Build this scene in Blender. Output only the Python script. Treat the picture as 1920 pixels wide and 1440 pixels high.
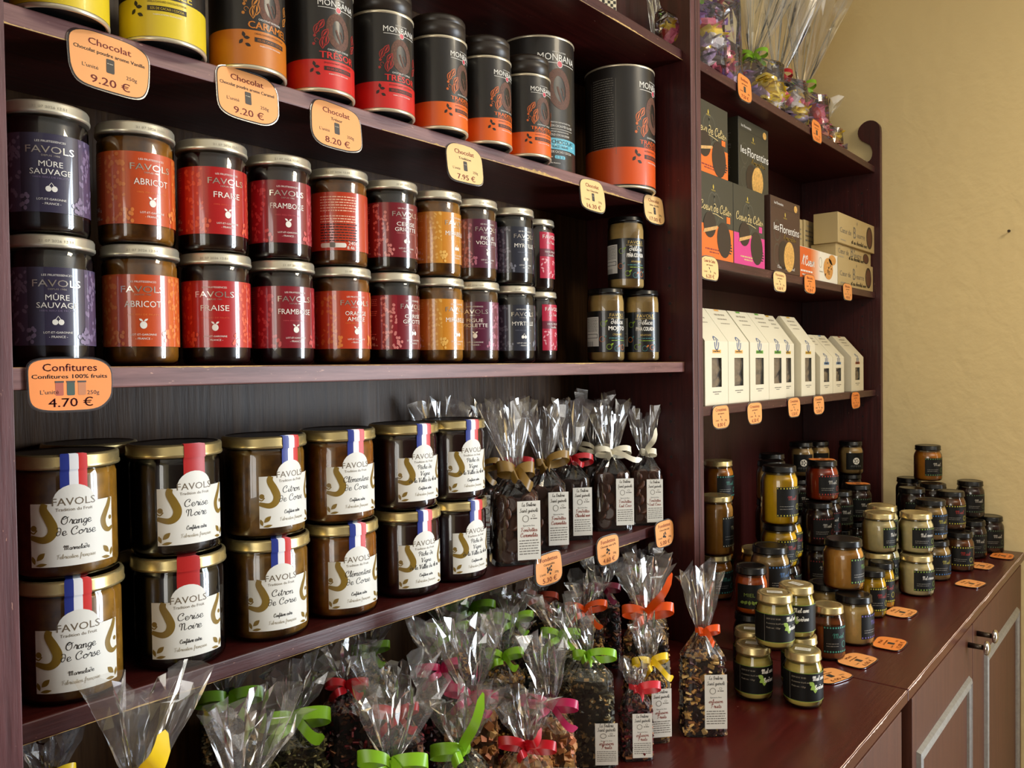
import bpy, bmesh, math, random
from mathutils import Vector, Matrix
from mathutils.geometry import tessellate_polygon
for o in list(bpy.data.objects): bpy.data.objects.remove(o)
SC = bpy.context.scene
COL = SC.collection
PI = math.pi
def lin(c):
    c = c/255.0
    return c/12.92 if c <= .04045 else ((c+.055)/1.055)**2.4
def rgb(r, g, b): return (lin(r), lin(g), lin(b), 1.0)

# ------------------------------------------------------------------ camera
EYE = 1.40
cam = bpy.data.cameras.new('camera')
cam.sensor_width = 36.0; cam.lens = 1521.0/1920*36.0; cam.clip_start = .02
camo = bpy.data.objects.new('camera', cam); COL.objects.link(camo)
yaw, pitch, roll = .87487, -.02097, -.01333
fw = Vector((math.sin(yaw)*math.cos(pitch), math.cos(yaw)*math.cos(pitch), math.sin(pitch)))
rt = Vector((math.cos(yaw), -math.sin(yaw), 0)); up = rt.cross(fw)
r2 = rt*math.cos(roll)+up*math.sin(roll); u2 = -rt*math.sin(roll)+up*math.cos(roll)
M3 = Matrix((r2, u2, -fw)).transposed()
camo.matrix_world = Matrix.Translation((0, 0, EYE)) @ M3.to_4x4()
SC.camera = camo
# ------------------------------------------------------------------ light
SC.view_settings.view_transform = 'Standard'; SC.view_settings.look = 'None'
SC.view_settings.exposure = -0.28; SC.view_settings.gamma = 1.0
SC.view_settings.use_curve_mapping = False
W = bpy.data.worlds.new('world'); SC.world = W; W.use_nodes = True
W.node_tree.nodes['Background'].inputs[0].default_value = (.75, .87, 1.0, 1)
W.node_tree.nodes['Background'].inputs[1].default_value = 1.0
def area(name, loc, target, sx, sy, power, col):
    l = bpy.data.lights.new(name, 'AREA'); l.shape = 'RECTANGLE'; l.size = sx; l.size_y = sy
    l.energy = power; l.color = col
    o = bpy.data.objects.new(name, l); COL.objects.link(o); o.location = loc
    o.rotation_euler = (Vector(target)-Vector(loc)).to_track_quat('-Z', 'Y').to_euler()
    return o
# daylight entering through the tall glazed door in the right wall, the shop window in the left wall
area('daylight_door', (2.535, -1.76, 1.25), (0, -1.76, 1.25), 1.42, 2.05, 215, (.82, .91, 1.0))
area('daylight_shop_window', (-3.14, -.75, 1.55), (0, -.75, 1.55), 1.7, 1.5, 46, (1.0, .94, .84))
area('ceiling_panel_light', (1.45, -.95, 2.62), (1.45, -.95, 0), .5, .5, 30, (1.0, .84, .60))
SC.cycles.max_bounces = 10; SC.cycles.transparent_max_bounces = 18
SC.cycles.diffuse_bounces = 3; SC.cycles.glossy_bounces = 4
SC.cycles.caustics_reflective = False; SC.cycles.caustics_refractive = False
SC.cycles.sample_clamp_indirect = 4.0

# ------------------------------------------------------------------ materials
MATS = {}
def newmat(name):
    m = bpy.data.materials.new(name); m.use_nodes = True
    MATS[name] = m
    return m, m.node_tree.nodes, m.node_tree.links, m.node_tree.nodes['Principled BSDF']
def mat(name, col, rough=.5, metal=0.0, coat=0.0, spec=.5, noise=0.0, nscale=40, bump=0.0, sss=0.0):
    if name in MATS: return name
    m, N, L, P = newmat(name)
    P.inputs['Base Color'].default_value = rgb(*col)
    P.inputs['Roughness'].default_value = rough
    P.inputs['Metallic'].default_value = metal
    P.inputs['Coat Weight'].default_value = coat
    P.inputs['Coat Roughness'].default_value = .05
    P.inputs['Specular IOR Level'].default_value = spec
    if noise or bump:
        tc = N.new('ShaderNodeTexCoord'); nz = N.new('ShaderNodeTexNoise')
        nz.inputs['Scale'].default_value = nscale; nz.inputs['Detail'].default_value = 3
        L.new(tc.outputs['Object'], nz.inputs['Vector'])
        if noise:
            hsv = N.new('ShaderNodeHueSaturation'); hsv.inputs['Color'].default_value = rgb(*col)
            mr = N.new('ShaderNodeMapRange'); mr.inputs['From Min'].default_value = .3; mr.inputs['From Max'].default_value = .7
            mr.inputs['To Min'].default_value = 1-noise; mr.inputs['To Max'].default_value = 1+noise
            L.new(nz.outputs['Fac'], mr.inputs['Value']); L.new(mr.outputs[0], hsv.inputs['Value'])
            L.new(hsv.outputs[0], P.inputs['Base Color'])
        if bump:
            bp = N.new('ShaderNodeBump'); bp.inputs['Strength'].default_value = bump; bp.inputs['Distance'].default_value = .002
            L.new(nz.outputs['Fac'], bp.inputs['Height']); L.new(bp.outputs[0], P.inputs['Normal'])
    if sss:
        P.inputs['Subsurface Weight'].default_value = sss
        P.inputs['Subsurface Radius'].default_value = (.012, .006, .002)
        P.inputs['Subsurface Scale'].default_value = .5
    return name
def wood(name, axis, c1, c2, rough=.38, spec=.5, chips=.0):
    m, N, L, P = newmat(name)
    tc = N.new('ShaderNodeTexCoord'); mp = N.new('ShaderNodeMapping')
    s = [55, 55, 55]; s[axis] = 3.0; mp.inputs['Scale'].default_value = s
    L.new(tc.outputs['Object'], mp.inputs['Vector'])
    nz = N.new('ShaderNodeTexNoise'); nz.inputs['Scale'].default_value = 2.2; nz.inputs['Detail'].default_value = 6; nz.inputs['Roughness'].default_value = .65
    L.new(mp.outputs[0], nz.inputs['Vector'])
    cr = N.new('ShaderNodeValToRGB'); cr.color_ramp.elements[0].position = .32; cr.color_ramp.elements[1].position = .72
    cr.color_ramp.elements[0].color = rgb(*c1); cr.color_ramp.elements[1].color = rgb(*c2)
    L.new(nz.outputs['Fac'], cr.inputs[0])
    out = cr.outputs[0]
    if chips:
        n2 = N.new('ShaderNodeTexNoise'); n2.inputs['Scale'].default_value = 260; n2.inputs['Detail'].default_value = 2
        mp2 = N.new('ShaderNodeMapping'); s2 = [1.6, 1.6, 1.6]; s2[axis] = .45; mp2.inputs['Scale'].default_value = s2
        L.new(tc.outputs['Object'], mp2.inputs['Vector']); L.new(mp2.outputs[0], n2.inputs['Vector'])
        r2_ = N.new('ShaderNodeMapRange'); r2_.inputs['From Min'].default_value = 1-chips; r2_.inputs['From Max'].default_value = 1-chips+.05
        L.new(n2.outputs['Fac'], r2_.inputs['Value'])
        mx = N.new('ShaderNodeMix'); mx.data_type = 'RGBA'
        mx.inputs['B'].default_value = rgb(176, 134, 116)
        L.new(r2_.outputs[0], mx.inputs['Factor']); L.new(out, mx.inputs['A']); out = mx.outputs['Result']
    L.new(out, P.inputs['Base Color'])
    P.inputs['Roughness'].default_value = rough; P.inputs['Specular IOR Level'].default_value = spec
    bp = N.new('ShaderNodeBump'); bp.inputs['Strength'].default_value = .22; bp.inputs['Distance'].default_value = .002
    L.new(nz.outputs['Fac'], bp.inputs['Height']); L.new(bp.outputs[0], P.inputs['Normal'])
    return name
def film(name, tint, refl, rough, haze=0.0):
    m, N, L, P = newmat(name); N.remove(P)
    out = N['Material Output']
    tr = N.new('ShaderNodeBsdfTransparent'); tr.inputs[0].default_value = (*[tint]*3, 1)
    gl = N.new('ShaderNodeBsdfGlossy'); gl.inputs['Roughness'].default_value = rough
    gl.inputs[0].default_value = (1, 1, 1, 1)
    fr = N.new('ShaderNodeFresnel'); fr.inputs[0].default_value = 1.5
    mu = N.new('ShaderNodeMath'); mu.operation = 'MULTIPLY_ADD'; mu.inputs[1].default_value = 1.0; mu.inputs[2].default_value = refl
    mu.use_clamp = True
    mx = N.new('ShaderNodeMixShader'); base = tr.outputs[0]
    if haze:
        df = N.new('ShaderNodeBsdfDiffuse'); df.inputs[0].default_value = (.95, .97, 1, 1); mh = N.new('ShaderNodeMixShader'); mh.inputs[0].default_value = haze
        L.new(tr.outputs[0], mh.inputs[1]); L.new(df.outputs[0], mh.inputs[2]); base = mh.outputs[0]
    L.new(fr.outputs[0], mu.inputs[0]); L.new(mu.outputs[0], mx.inputs[0])
    L.new(base, mx.inputs[1]); L.new(gl.outputs[0], mx.inputs[2]); L.new(mx.outputs[0], out.inputs[0])
    return name
def chipmat(name, cols, rough=.6):
    """many-coloured loose pieces: colour picked per loose piece (random per island)"""
    m, N, L, P = newmat(name)
    g = N.new('ShaderNodeNewGeometry'); cr = N.new('ShaderNodeValToRGB'); cr.color_ramp.interpolation = 'CONSTANT'
    e = cr.color_ramp.elements
    while len(e) < len(cols): e.new(.5)
    for i, c in enumerate(cols):
        e[i].position = i/len(cols); e[i].color = rgb(*c)
    L.new(g.outputs['Random Per Island'], cr.inputs[0]); L.new(cr.outputs[0], P.inputs['Base Color'])
    P.inputs['Roughness'].default_value = rough
    return name
wood('wood_x', 0, (48, 12, 10), (78, 24, 20), chips=.25)
wood('wood_z', 2, (46, 11, 11), (72, 22, 20), chips=.24)
wood('wood_y', 1, (42, 12, 12), (70, 25, 22))
wood('wood_back', 2, (50, 30, 16), (88, 62, 36), rough=.36, spec=.22)
wood('edge_worn_sheen', 0, (92, 54, 52), (144, 102, 98), rough=.42, chips=.30)  # worn, chipped edge; daylight sheen is lightened into its base colour too
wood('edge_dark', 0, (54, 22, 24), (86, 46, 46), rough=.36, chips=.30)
wood('edge_upright', 2, (60, 28, 30), (104, 64, 66), rough=.40, chips=.27)
wood('wood_top', 0, (62, 16, 14), (84, 27, 22), rough=.27, chips=.2)
wood('wood_door', 2, (70, 36, 25), (90, 50, 34), rough=.45, spec=.35)
mat('raw_wood', (196, 160, 96), .7, noise=.25, nscale=300)
mat('worn_edge', (226, 200, 186), .5, noise=.2, nscale=200)
mat('peg_dark', (20, 10, 10), .6)
mat('silver_moulding', (150, 150, 148), .38, metal=.55, noise=.12, nscale=120)
mat('chrome', (200, 198, 192), .14, metal=1)
mat('dark_metal', (74, 66, 60), .35, metal=1)
film('jar_glass', .97, .012, .02)
film('cellophane', .97, .05, .10, .045)
film('cellophane_body', .98, .012, .08, .008)
film('cellophane_soft', .98, .015, .12, .03)
film('laminate_clear', .96, .0, .2)
mat('lid_silver', (222, 216, 196), .30, metal=.72)
mat('lid_gold', (206, 188, 136), .27, metal=.8)
mat('lid_gold_top', (60, 48, 34), .35, metal=1)  # gold lid top, with its dark reflection put into the colour
mat('lid_black', (13, 12, 12), .25, spec=.4)
mat('can_lid', (44, 36, 30), .35)
mat('can_black', (34, 30, 27), .34, coat=.15)
mat('can_rim', (225, 214, 186), .3, metal=.6)
mat('can_under', (12, 11, 11), .5)
mat('white', (238, 234, 224), .5)
mat('paper', (230, 228, 220), .5)
mat('cream_card', (232, 224, 198), .55)
mat('ink', (28, 26, 26), .5)
mat('ink_grey', (120, 116, 108), .5)
mat('ink_light', (170, 160, 140), .5)
mat('ink_red', (140, 46, 32), .5)
mat('foil', (214, 208, 196), .28, metal=.85)
mat('gold_ink', (134, 106, 36), .4)
mat('taupe_ink', (112, 98, 78), .45)
mat('flag_blue', (44, 58, 140), .4); mat('flag_red', (206, 44, 40), .4); mat('flag_white', (240, 240, 242), .4)
mat('seal_red', (178, 34, 32), .4)
# ------------------------------------------------------------------ mesh helpers
class MB:
    def __init__(s): s.v = []; s.f = []; s.m = []; s.sm = []; s.names = []
    def mi(s, n):
        if n not in s.names: s.names.append(n)
        return s.names.index(n)
    def add(s, vs, fs, m, smooth=False):
        b = len(s.v); k = s.mi(m); s.v += [tuple(v) for v in vs]
        for f in fs: s.f.append([b+i for i in f]); s.m.append(k); s.sm.append(smooth)
        return s
    def box(s, x0, x1, y0, y1, z0, z1, m):
        return s.add([(x0,y0,z0),(x1,y0,z0),(x1,y1,z0),(x0,y1,z0),(x0,y0,z1),(x1,y0,z1),(x1,y1,z1),(x0,y1,z1)],
              [(0,3,2,1),(4,5,6,7),(0,1,5,4),(1,2,6,5),(2,3,7,6),(3,0,4,7)], m)
    def lathe(s, prof, m, seg=40, smooth=True, cap0=True, cap1=True, c=(0,0), ms=None):
        vs = []; fs = []
        for (r, z) in prof:
            for i in range(seg):
                a = 2*PI*i/seg; vs.append((c[0]+r*math.cos(a), c[1]+r*math.sin(a), z))
        n = len(prof)
        for j in range(n-1):
            for i in range(seg):
                k = (i+1) % seg; fs.append((j*seg+i, j*seg+k, (j+1)*seg+k, (j+1)*seg+i))
        s.add(vs, fs, m, smooth)
        b = len(s.v)-len(vs)
        if cap0: s.f.append([b+i for i in range(seg-1, -1, -1)]); s.m.append(s.mi(m)); s.sm.append(False)
        if cap1: s.f.append([b+(n-1)*seg+i for i in range(seg)]); s.m.append(s.mi(m)); s.sm.append(False)
        return s
    def prism(s, poly, t0, t1, m, axis='x', smooth=False):
        """poly in the plane normal to axis: x->(y,z), y->(x,z), z->(x,y)"""
        def P(p, t): return {'x': (t, p[0], p[1]), 'y': (p[0], t, p[1]), 'z': (p[0], p[1], t)}[axis]
        n = len(poly); vs = [P(p, t0) for p in poly]+[P(p, t1) for p in poly]
        tri = tessellate_polygon([[Vector((p[0], p[1], 0)) for p in poly]])
        s.add(vs, [tuple(t) for t in tri]+[tuple(i+n for i in reversed(t)) for t in tri], m)
        b = len(s.v)-2*n; k = s.mi(m)
        for i in range(n):
            j = (i+1) % n; s.f.append([b+i, b+j, b+n+j, b+n+i]); s.m.append(k); s.sm.append(smooth)
        return s
    def tube(s, pts, r, m, seg=8):
        vs = []; fs = []; pts = [Vector(p) for p in pts]
        for i, p in enumerate(pts):
            d = (pts[min(i+1, len(pts)-1)]-pts[max(i-1, 0)]).normalized()
            a = d.orthogonal().normalized(); b = d.cross(a)
            for k in range(seg):
                t = 2*PI*k/seg; vs.append(p+a*(r*math.cos(t))+b*(r*math.sin(t)))
        for i in range(len(pts)-1):
            for k in range(seg):
                k2 = (k+1) % seg; fs.append((i*seg+k, i*seg+k2, (i+1)*seg+k2, (i+1)*seg+k))
        fs.append(tuple(range(seg-1, -1, -1))); fs.append(tuple((len(pts)-1)*seg+k for k in range(seg)))
        return s.add(vs, fs, m, True)
    def strip(s, pts, w, wd, m, taper=None):
        """flat ribbon along pts; wd = width direction(s)"""
        vs = []; fs = []
        for i, p in enumerate(pts):
            d = Vector(wd[i] if isinstance(wd, list) else wd).normalized()
            ww = w*(taper[i] if taper else 1)/2
            p = Vector(p); vs += [p-d*ww, p+d*ww]
        for i in range(len(pts)-1): fs.append((2*i, 2*i+1, 2*i+3, 2*i+2))
        return s.add(vs, fs, m, True)
    def mesh(s, name):
        me = bpy.data.meshes.new(name); me.from_pydata(s.v, [], s.f); me.update()
        for n in s.names: me.materials.append(MATS[n])
        me.polygons.foreach_set('material_index', s.m); me.polygons.foreach_set('use_smooth', s.sm)
        bm = bmesh.new(); bm.from_mesh(me); bmesh.ops.recalc_face_normals(bm, faces=bm.faces) if getattr(s, 'recalc', False) else None
        if getattr(s, 'recalc', False): bm.to_mesh(me)
        bm.free()
        if getattr(s, 'cyl', False): me.polygons.foreach_set('use_smooth', [True]*len(me.polygons)); me.normals_split_custom_set_from_vertices([Vector((v.co.x, v.co.y, 0)).normalized() for v in me.vertices])
        return me
def ob(name, me, parent=None, loc=(0, 0, 0), rot=(0, 0, 0), scale=None):
    o = bpy.data.objects.new(name, me); COL.objects.link(o)
    o.location = loc; o.rotation_euler = rot
    if scale: o.scale = scale
    o.parent = parent
    return o
def tag(o, label, cat, group=None, kind=None):
    if label: o['label'] = label
    if cat: o['category'] = cat
    if group: o['group'] = group
    if kind: o['kind'] = kind
    return o
def thing(name, label, cat, loc=(0, 0, 0), rotz=0, group=None, rot=None):
    o = ob(name, None, None, loc, rot or (0, 0, rotz)); o.empty_display_size = .02
    return tag(o, label, cat, group)
def struct(name, me, label=None):
    o = ob(name, me); o['kind'] = 'structure'
    if label: o['label'] = label
    return o
def bevel(o, w=.0012, seg=2):
    b = o.modifiers.new('bevel', 'BEVEL'); b.width = w; b.segments = seg; b.limit_method = 'ANGLE'
    return o
# ------------------------------------------------------------------ flat print (labels, tags, boxes)
TXT = {}
def text_geo(t):
    if t not in TXT:
        cu = bpy.data.curves.new('t', 'FONT'); cu.body = t; cu.resolution_u = 2; cu.size = 1
        o = bpy.data.objects.new('t', cu); me = o.to_mesh()
        vs = [(v.co.x, v.co.y) for v in me.vertices]; fs = [tuple(p.vertices) for p in me.polygons]
        o.to_mesh_clear(); bpy.data.objects.remove(o); bpy.data.curves.remove(cu)
        TXT[t] = (vs, fs)
    return TXT[t]
def catmull(p, n=5):
    if len(p) < 3: return list(p)
    q = [p[0]]+list(p)+[p[-1]]; out = []
    for i in range(1, len(q)-2):
        a, b, c, d = q[i-1:i+3]
        for k in range(n):
            t = k/n
            out.append(tuple(.5*(2*b[j]+(c[j]-a[j])*t+(2*a[j]-5*b[j]+4*c[j]-d[j])*t*t+(3*b[j]-a[j]-3*c[j]+d[j])*t**3) for j in range(len(b))))
    out.append(tuple(p[-1])); return out
# handwritten letters as pen strokes on a 10-unit x-height: "advance; stroke; stroke"
GL = {
'a': '10;9,8 5,10 1,6 2,1 5,0 8,4 9,9 8,3 9,0 12,2', 'b': '9;0,2 4,14 4,20 2,18 2,2 5,0 8,4 7,9 3,8',
'c': '8;8,8 5,10 1,6 2,1 5,0 9,3', 'd': '11;8,9 4,10 1,6 2,1 5,0 8,4 9,11 8,17 4,19 0,17', 'e': '8;1,4 7,6 6,10 2,9 1,4 3,0 6,0 10,3',
'f': '7;0,2 5,12 6,19 3,18 3,-6 1,-8 2,-2 7,3', 'g': '10;9,8 5,10 1,6 2,1 5,1 8,4 9,9 8,-4 4,-8 1,-5 5,-1 12,3', 'h': '11;0,2 5,14 4,20 2,17 2,0 3,6 6,10 8,8 8,1 9,0 12,3',
'i': '5;0,2 3,10 2,2 4,0 6,2;4,14 5,15', 'l': '5;0,2 5,15 4,20 2,16 2,3 4,0 7,3', 'm': '15;0,6 2,10 2,0 3,7 6,10 7,7 7,0 8,7 11,10 13,7 12,1 14,0 17,3',
'n': '11;0,6 2,10 2,0 3,7 7,10 8,7 8,1 9,0 12,3', 'o': '9;5,10 1,7 1,2 4,0 8,3 8,8 5,10 6,8 11,8', 'p': '10;0,5 3,11 2,-8 3,5 6,10 9,7 8,1 5,0 3,2',
'r': '8;0,3 3,10 4,12 5,9 8,10 7,4 8,0 10,2', 's': '8;0,2 5,11 4,8 7,4 5,0 1,1 3,0 9,3', 't': '6;0,2 4,12 4,18 3,3 5,0 8,3;1,13 7,13', 'u': '10;0,6 2,10 1,3 3,0 7,4 9,10 8,2 9,0 12,3',
'v': '9;0,8 2,10 3,1 4,0 8,6 8,10 11,9', 'x': '9;0,9 3,9 6,1 9,0;9,9 1,0', 'z': '8;1,9 7,10 1,0 4,1 6,-3 3,-7', 'q': '10;9,8 5,10 1,6 2,1 5,0 9,9 8,-8 11,0',
'C': '15;13,16 11,20 5,18 1,10 3,2 8,0 14,4;13,16 10,14 12,12', 'O': '18;10,19 3,15 2,5 8,0 14,5 14,15 9,20 4,17 6,13 17,18', 'N': '19;0,10 -1,16 3,19 5,12 4,0;4,12 8,19 11,16 11,3 13,0 18,4',
'P': '14;5,0 5,18;0,12 1,18 8,20 13,16 10,10 5,10', 'V': '15;0,14 1,19 4,18 5,6 6,0 12,14 16,20 14,15', 'M': '22;0,11 0,17 4,19 5,0;5,11 9,19 11,16 11,0;11,11 15,19 17,16 17,2 20,1', 'F': '14;2,2 5,1 6,18;0,15 3,19 15,19;3,10 11,10',
'L': '12;9,18 6,20 4,14 4,3 1,1 5,2 12,0', 'B': '13;4,0 4,19;1,16 6,20 11,16 5,11 12,6 9,0 2,1', 'S': '12;11,17 7,20 4,15 9,8 7,1 2,0 0,4', 'A': '15;0,0 8,19 10,20 10,4 13,0;4,8 11,9', ' ': '7', "'": '3;1,20 0,15', '-': '6;1,6 5,6'}
ACC = {'é': ('e', '3,13 7,17'), 'è': ('e', '4,17 7,13'), 'ê': ('e', '2,13 4,16 7,13'), 'ç': ('c', '5,0 6,-3 3,-4')}
class Print:
    def __init__(s): s.it = []
    def poly(s, pts, m, lay=1):
        tri = tessellate_polygon([[Vector((p[0], p[1], 0)) for p in pts]])
        s.it.append(([tuple(p[:2]) for p in pts], [tuple(t) for t in tri], m, lay)); return s
    def rect(s, x0, x1, y0, y1, m, lay=1): return s.poly([(x0, y0), (x1, y0), (x1, y1), (x0, y1)], m, lay)
    def rrect(s, x0, x1, y0, y1, r, m, lay=1, n=5):
        pts = []
        for cx, cy, a0 in ((x1-r, y0+r, -90), (x1-r, y1-r, 0), (x0+r, y1-r, 90), (x0+r, y0+r, 180)):
            for k in range(n+1):
                a = math.radians(a0+90*k/n); pts.append((cx+r*math.cos(a), cy+r*math.sin(a)))
        return s.poly(pts, m, lay)
    def ell(s, cx, cy, a, b, m, lay=2, n=14, rot=0):
        c, q = math.cos(rot), math.sin(rot)
        return s.poly([(cx+a*math.cos(t)*c-b*math.sin(t)*q, cy+a*math.cos(t)*q+b*math.sin(t)*c) for t in [2*PI*i/n for i in range(n)]], m, lay)
    def ring(s, cx, cy, a, b, w, m, lay=2, n=20, rot=0, a0=0, a1=2*PI):
        c, q = math.cos(rot), math.sin(rot)
        pts = []
        for i in range(n+1):
            t = a0+(a1-a0)*i/n; x, y = a*math.cos(t), b*math.sin(t); pts.append((cx+x*c-y*q, cy+x*q+y*c))
        return s.stroke(pts, w, m, lay)
    def leaf(s, cx, cy, L, w, rot, m, lay=2):
        n = 6; p = [(L*(i/n-.5), w/2*math.sin(PI*i/n)) for i in range(n+1)]+[(L*(.5-i/n), -w/2*math.sin(PI*i/n)) for i in range(1, n)]
        c, q = math.cos(rot), math.sin(rot)
        return s.poly([(cx+x*c-y*q, cy+x*q+y*c) for x, y in p], m, lay)
    def stroke(s, pts, w, m, lay=2, taper=None):
        n = len(pts); vs = []; fs = []
        for i, p in enumerate(pts):
            a = pts[max(i-1, 0)]; b = pts[min(i+1, n-1)]
            dx, dy = b[0]-a[0], b[1]-a[1]; l = math.hypot(dx, dy) or 1
            ww = (w[i] if isinstance(w, (list, tuple)) else w)/2
            vs += [(p[0]-dy/l*ww, p[1]+dx/l*ww), (p[0]+dy/l*ww, p[1]-dx/l*ww)]
        for i in range(n-1): fs += [(2*i, 2*i+1, 2*i+3), (2*i, 2*i+3, 2*i+2)]
        s.it.append((vs, fs, m, lay)); return s
    def text(s, t, cx, y, h, m, lay=2, w=None, shear=0, align='c', bold=0):
        vs, fs = text_geo(t)
        if not vs: return s
        x0 = min(v[0] for v in vs); x1 = max(v[0] for v in vs); k = h/.73
        kx = k if w is None else w/(x1-x0)
        off = {'c': (x0+x1)/2, 'l': x0, 'r': x1}[align]
        for dx in ((0,) if not bold else (-bold/2, bold/2)):
            s.it.append(([(cx+dx+(x-off)*kx+shear*yy*k, y+yy*k) for x, yy in vs], fs, m, lay))
        return s
    def script(s, t, cx, y, xh, m, lay=2, pen=None, w=None, shear=.12):
        sc = xh/10; x = 0; st = []
        for ch in t:
            extra = None
            if ch in ACC: ch, extra = ACC[ch]
            g = GL.get(ch) or GL.get(ch.lower()) or GL[' ']
            q = g.split(';')
            for k in q[1:]+([extra] if extra else []):
                st.append([(float(a)+x, float(b)) for a, b in (z.split(',') for z in k.split())])
            x += float(q[0])+1
        kx = sc if w is None else w/x
        pen = pen or xh*.13
        for k in st:
            c = catmull(k, 4); pts = [(cx+(px-x/2)*kx+py*sc*shear, y+py*sc) for px, py in c]
            ws = []
            for i in range(len(pts)):
                a = pts[max(i-1, 0)]; b = pts[min(i+1, len(pts)-1)]
                dn = (a[1]-b[1])/(math.hypot(b[0]-a[0], b[1]-a[1]) or 1); ws.append(pen*(1+.5*max(0, dn)))
            s.stroke(pts, ws, m, lay)
        return s
    def greek(s, x0, x1, y, h, m, lay=2, seed=0):
        R = random.Random(seed); x = x0
        while x < x1-h:
            l = min(R.uniform(1.2, 4.5)*h, x1-x); s.rect(x, x+l, y, y+h, m, lay); x += l+h*.7
        return s
    def emit(s, mb, fmap, step=None):
        """tessellate, cut every `step` along x so it can bend, then place with fmap(x, y, layer)"""
        bm = bmesh.new(); L = bm.faces.layers.int.new('m')
        for vs, fs, m, lay in s.it:
            k = mb.mi(m); bv = [bm.verts.new((x, y, lay)) for x, y in vs]
            for f in fs:
                if len(set(f)) < 3: continue
                try: fc = bm.faces.new([bv[i] for i in f])
                except ValueError: continue
                fc.normal_update()
                if fc.normal.z < 0: fc.normal_flip()
                fc[L] = k
        if step:
            xs = [v.co.x for v in bm.verts]
            if xs:
                a, b = min(xs), max(xs); n = int((b-a)/step)
                for i in range(1, n+1):
                    xx = a+(b-a)*i/(n+1)
                    fs = [f for f in bm.faces if min(v.co.x for v in f.verts) < xx-1e-6 and max(v.co.x for v in f.verts) > xx+1e-6]
                    if fs:
                        g = set(fs)
                        for f in fs: g.update(f.edges); g.update(f.verts)
                        bmesh.ops.bisect_plane(bm, geom=list(g), plane_co=(xx, 0, 0), plane_no=(1, 0, 0), dist=1e-7)
        if step: mb.cyl = True
        bm.verts.index_update(); b0 = len(mb.v)
        mb.v += [tuple(fmap(v.co.x, v.co.y, v.co.z)) for v in bm.verts]
        for f in bm.faces: mb.f.append([b0+v.index for v in f.verts]); mb.m.append(f[L]); mb.sm.append(False)
        bm.free(); return mb
def cylmap(r, eps=.00013):
    return lambda x, y, l: ((r+l*eps)*math.sin(x/r), -(r+l*eps)*math.cos(x/r), y)
def planemap(x0=0, y0=0, z0=0, eps=.00016):
    return lambda x, y, l: (x0+x, y0-l*eps, z0+y)
def face_rot(x, y, s):
    """turn so that the front (-Y) looks at where a customer stands, swung by s (sine) to the right"""
    return math.atan2(-y, -x)+PI/2+math.asin(s)
# ------------------------------------------------------------------ room shell
XR = 2.458; YF = .672; YB = .902; T = .018
zA0, zA, zB, zC = 1.954, 1.698, 1.405, 1.1166
zD1, zD2, zD3, ZT = 1.955, 1.599, 1.322, .901
XL0, XM, XS0, XSR = .2258, 1.3036, 1.3416, 2.439
m, N, L, P = newmat('yellow_plaster')
tc = N.new('ShaderNodeTexCoord'); nz = N.new('ShaderNodeTexNoise'); nz.inputs['Scale'].default_value = 26; nz.inputs['Detail'].default_value = 5
n2 = N.new('ShaderNodeTexNoise'); n2.inputs['Scale'].default_value = 9; n2.inputs['Detail'].default_value = 2; n2.inputs['Distortion'].default_value = 1.5
L.new(tc.outputs['Object'], nz.inputs['Vector']); L.new(tc.outputs['Object'], n2.inputs['Vector'])
ad = N.new('ShaderNodeMath'); ad.operation = 'ADD'; L.new(nz.outputs['Fac'], ad.inputs[0]); L.new(n2.outputs['Fac'], ad.inputs[1])
bp = N.new('ShaderNodeBump'); bp.inputs['Strength'].default_value = .35; bp.inputs['Distance'].default_value = .006
L.new(ad.outputs[0], bp.inputs['Height']); L.new(bp.outputs[0], P.inputs['Normal'])
P.inputs['Base Color'].default_value = rgb(236, 214, 160); P.inputs['Roughness'].default_value = .8
mat('ceiling_white', (232, 228, 216), .9, bump=.1)
mat('white_paint', (232, 230, 224), .45)
m, N, L, P = newmat('floor_tile')
tc = N.new('ShaderNodeTexCoord'); br = N.new('ShaderNodeTexBrick'); br.offset = 0; br.inputs['Scale'].default_value = 1
br.inputs['Color1'].default_value = rgb(112, 86, 64); br.inputs['Color2'].default_value = rgb(104, 80, 58); br.inputs['Mortar'].default_value = rgb(110, 98, 84)
br.inputs['Brick Width'].default_value = .33; br.inputs['Row Height'].default_value = .33; br.inputs['Mortar Size'].default_value = .004
L.new(tc.outputs['Object'], br.inputs['Vector']); L.new(br.outputs[0], P.inputs['Base Color']); P.inputs['Roughness'].default_value = .4
wood('unseen_wall_dark', 2, (52, 30, 22), (74, 46, 34), rough=.5)  # dark finish made up for the unseen front wall, to cut fill light
X0r, Y0r, HC = -3.1, -3.0, 2.66
struct('floor', MB().box(X0r, XR, Y0r, YB, -.05, 0, 'floor_tile').mesh('floor'))
struct('ceiling', MB().box(X0r, XR, Y0r, YB, HC, HC+.05, 'ceiling_white').mesh('ceiling'))
struct('wall_back', MB().box(X0r-.06, XR+.06, YB, YB+.06, 0, HC, 'yellow_plaster').mesh('wall_back'))
struct('wall_front', MB().box(X0r-.06, XR+.06, Y0r-.06, Y0r, 0, HC, 'unseen_wall_dark').mesh('wall_front'))
def wall_hole(name, x0, x1, ya, yb, za, zb):
    b = MB()
    b.box(x0, x1, Y0r, ya, 0, HC, 'yellow_plaster').box(x0, x1, yb, YB, 0, HC, 'yellow_plaster')
    if za > .01: b.box(x0, x1, ya, yb, 0, za, 'yellow_plaster')
    b.box(x0, x1, ya, yb, zb, HC, 'yellow_plaster')
    struct(name, b.mesh(name))
wall_hole('wall_right', XR, XR+.06, -2.50, -1.02, .01, 2.32)
wall_hole('wall_left', X0r-.06, X0r, -1.65, .15, .75, 2.35)
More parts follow.
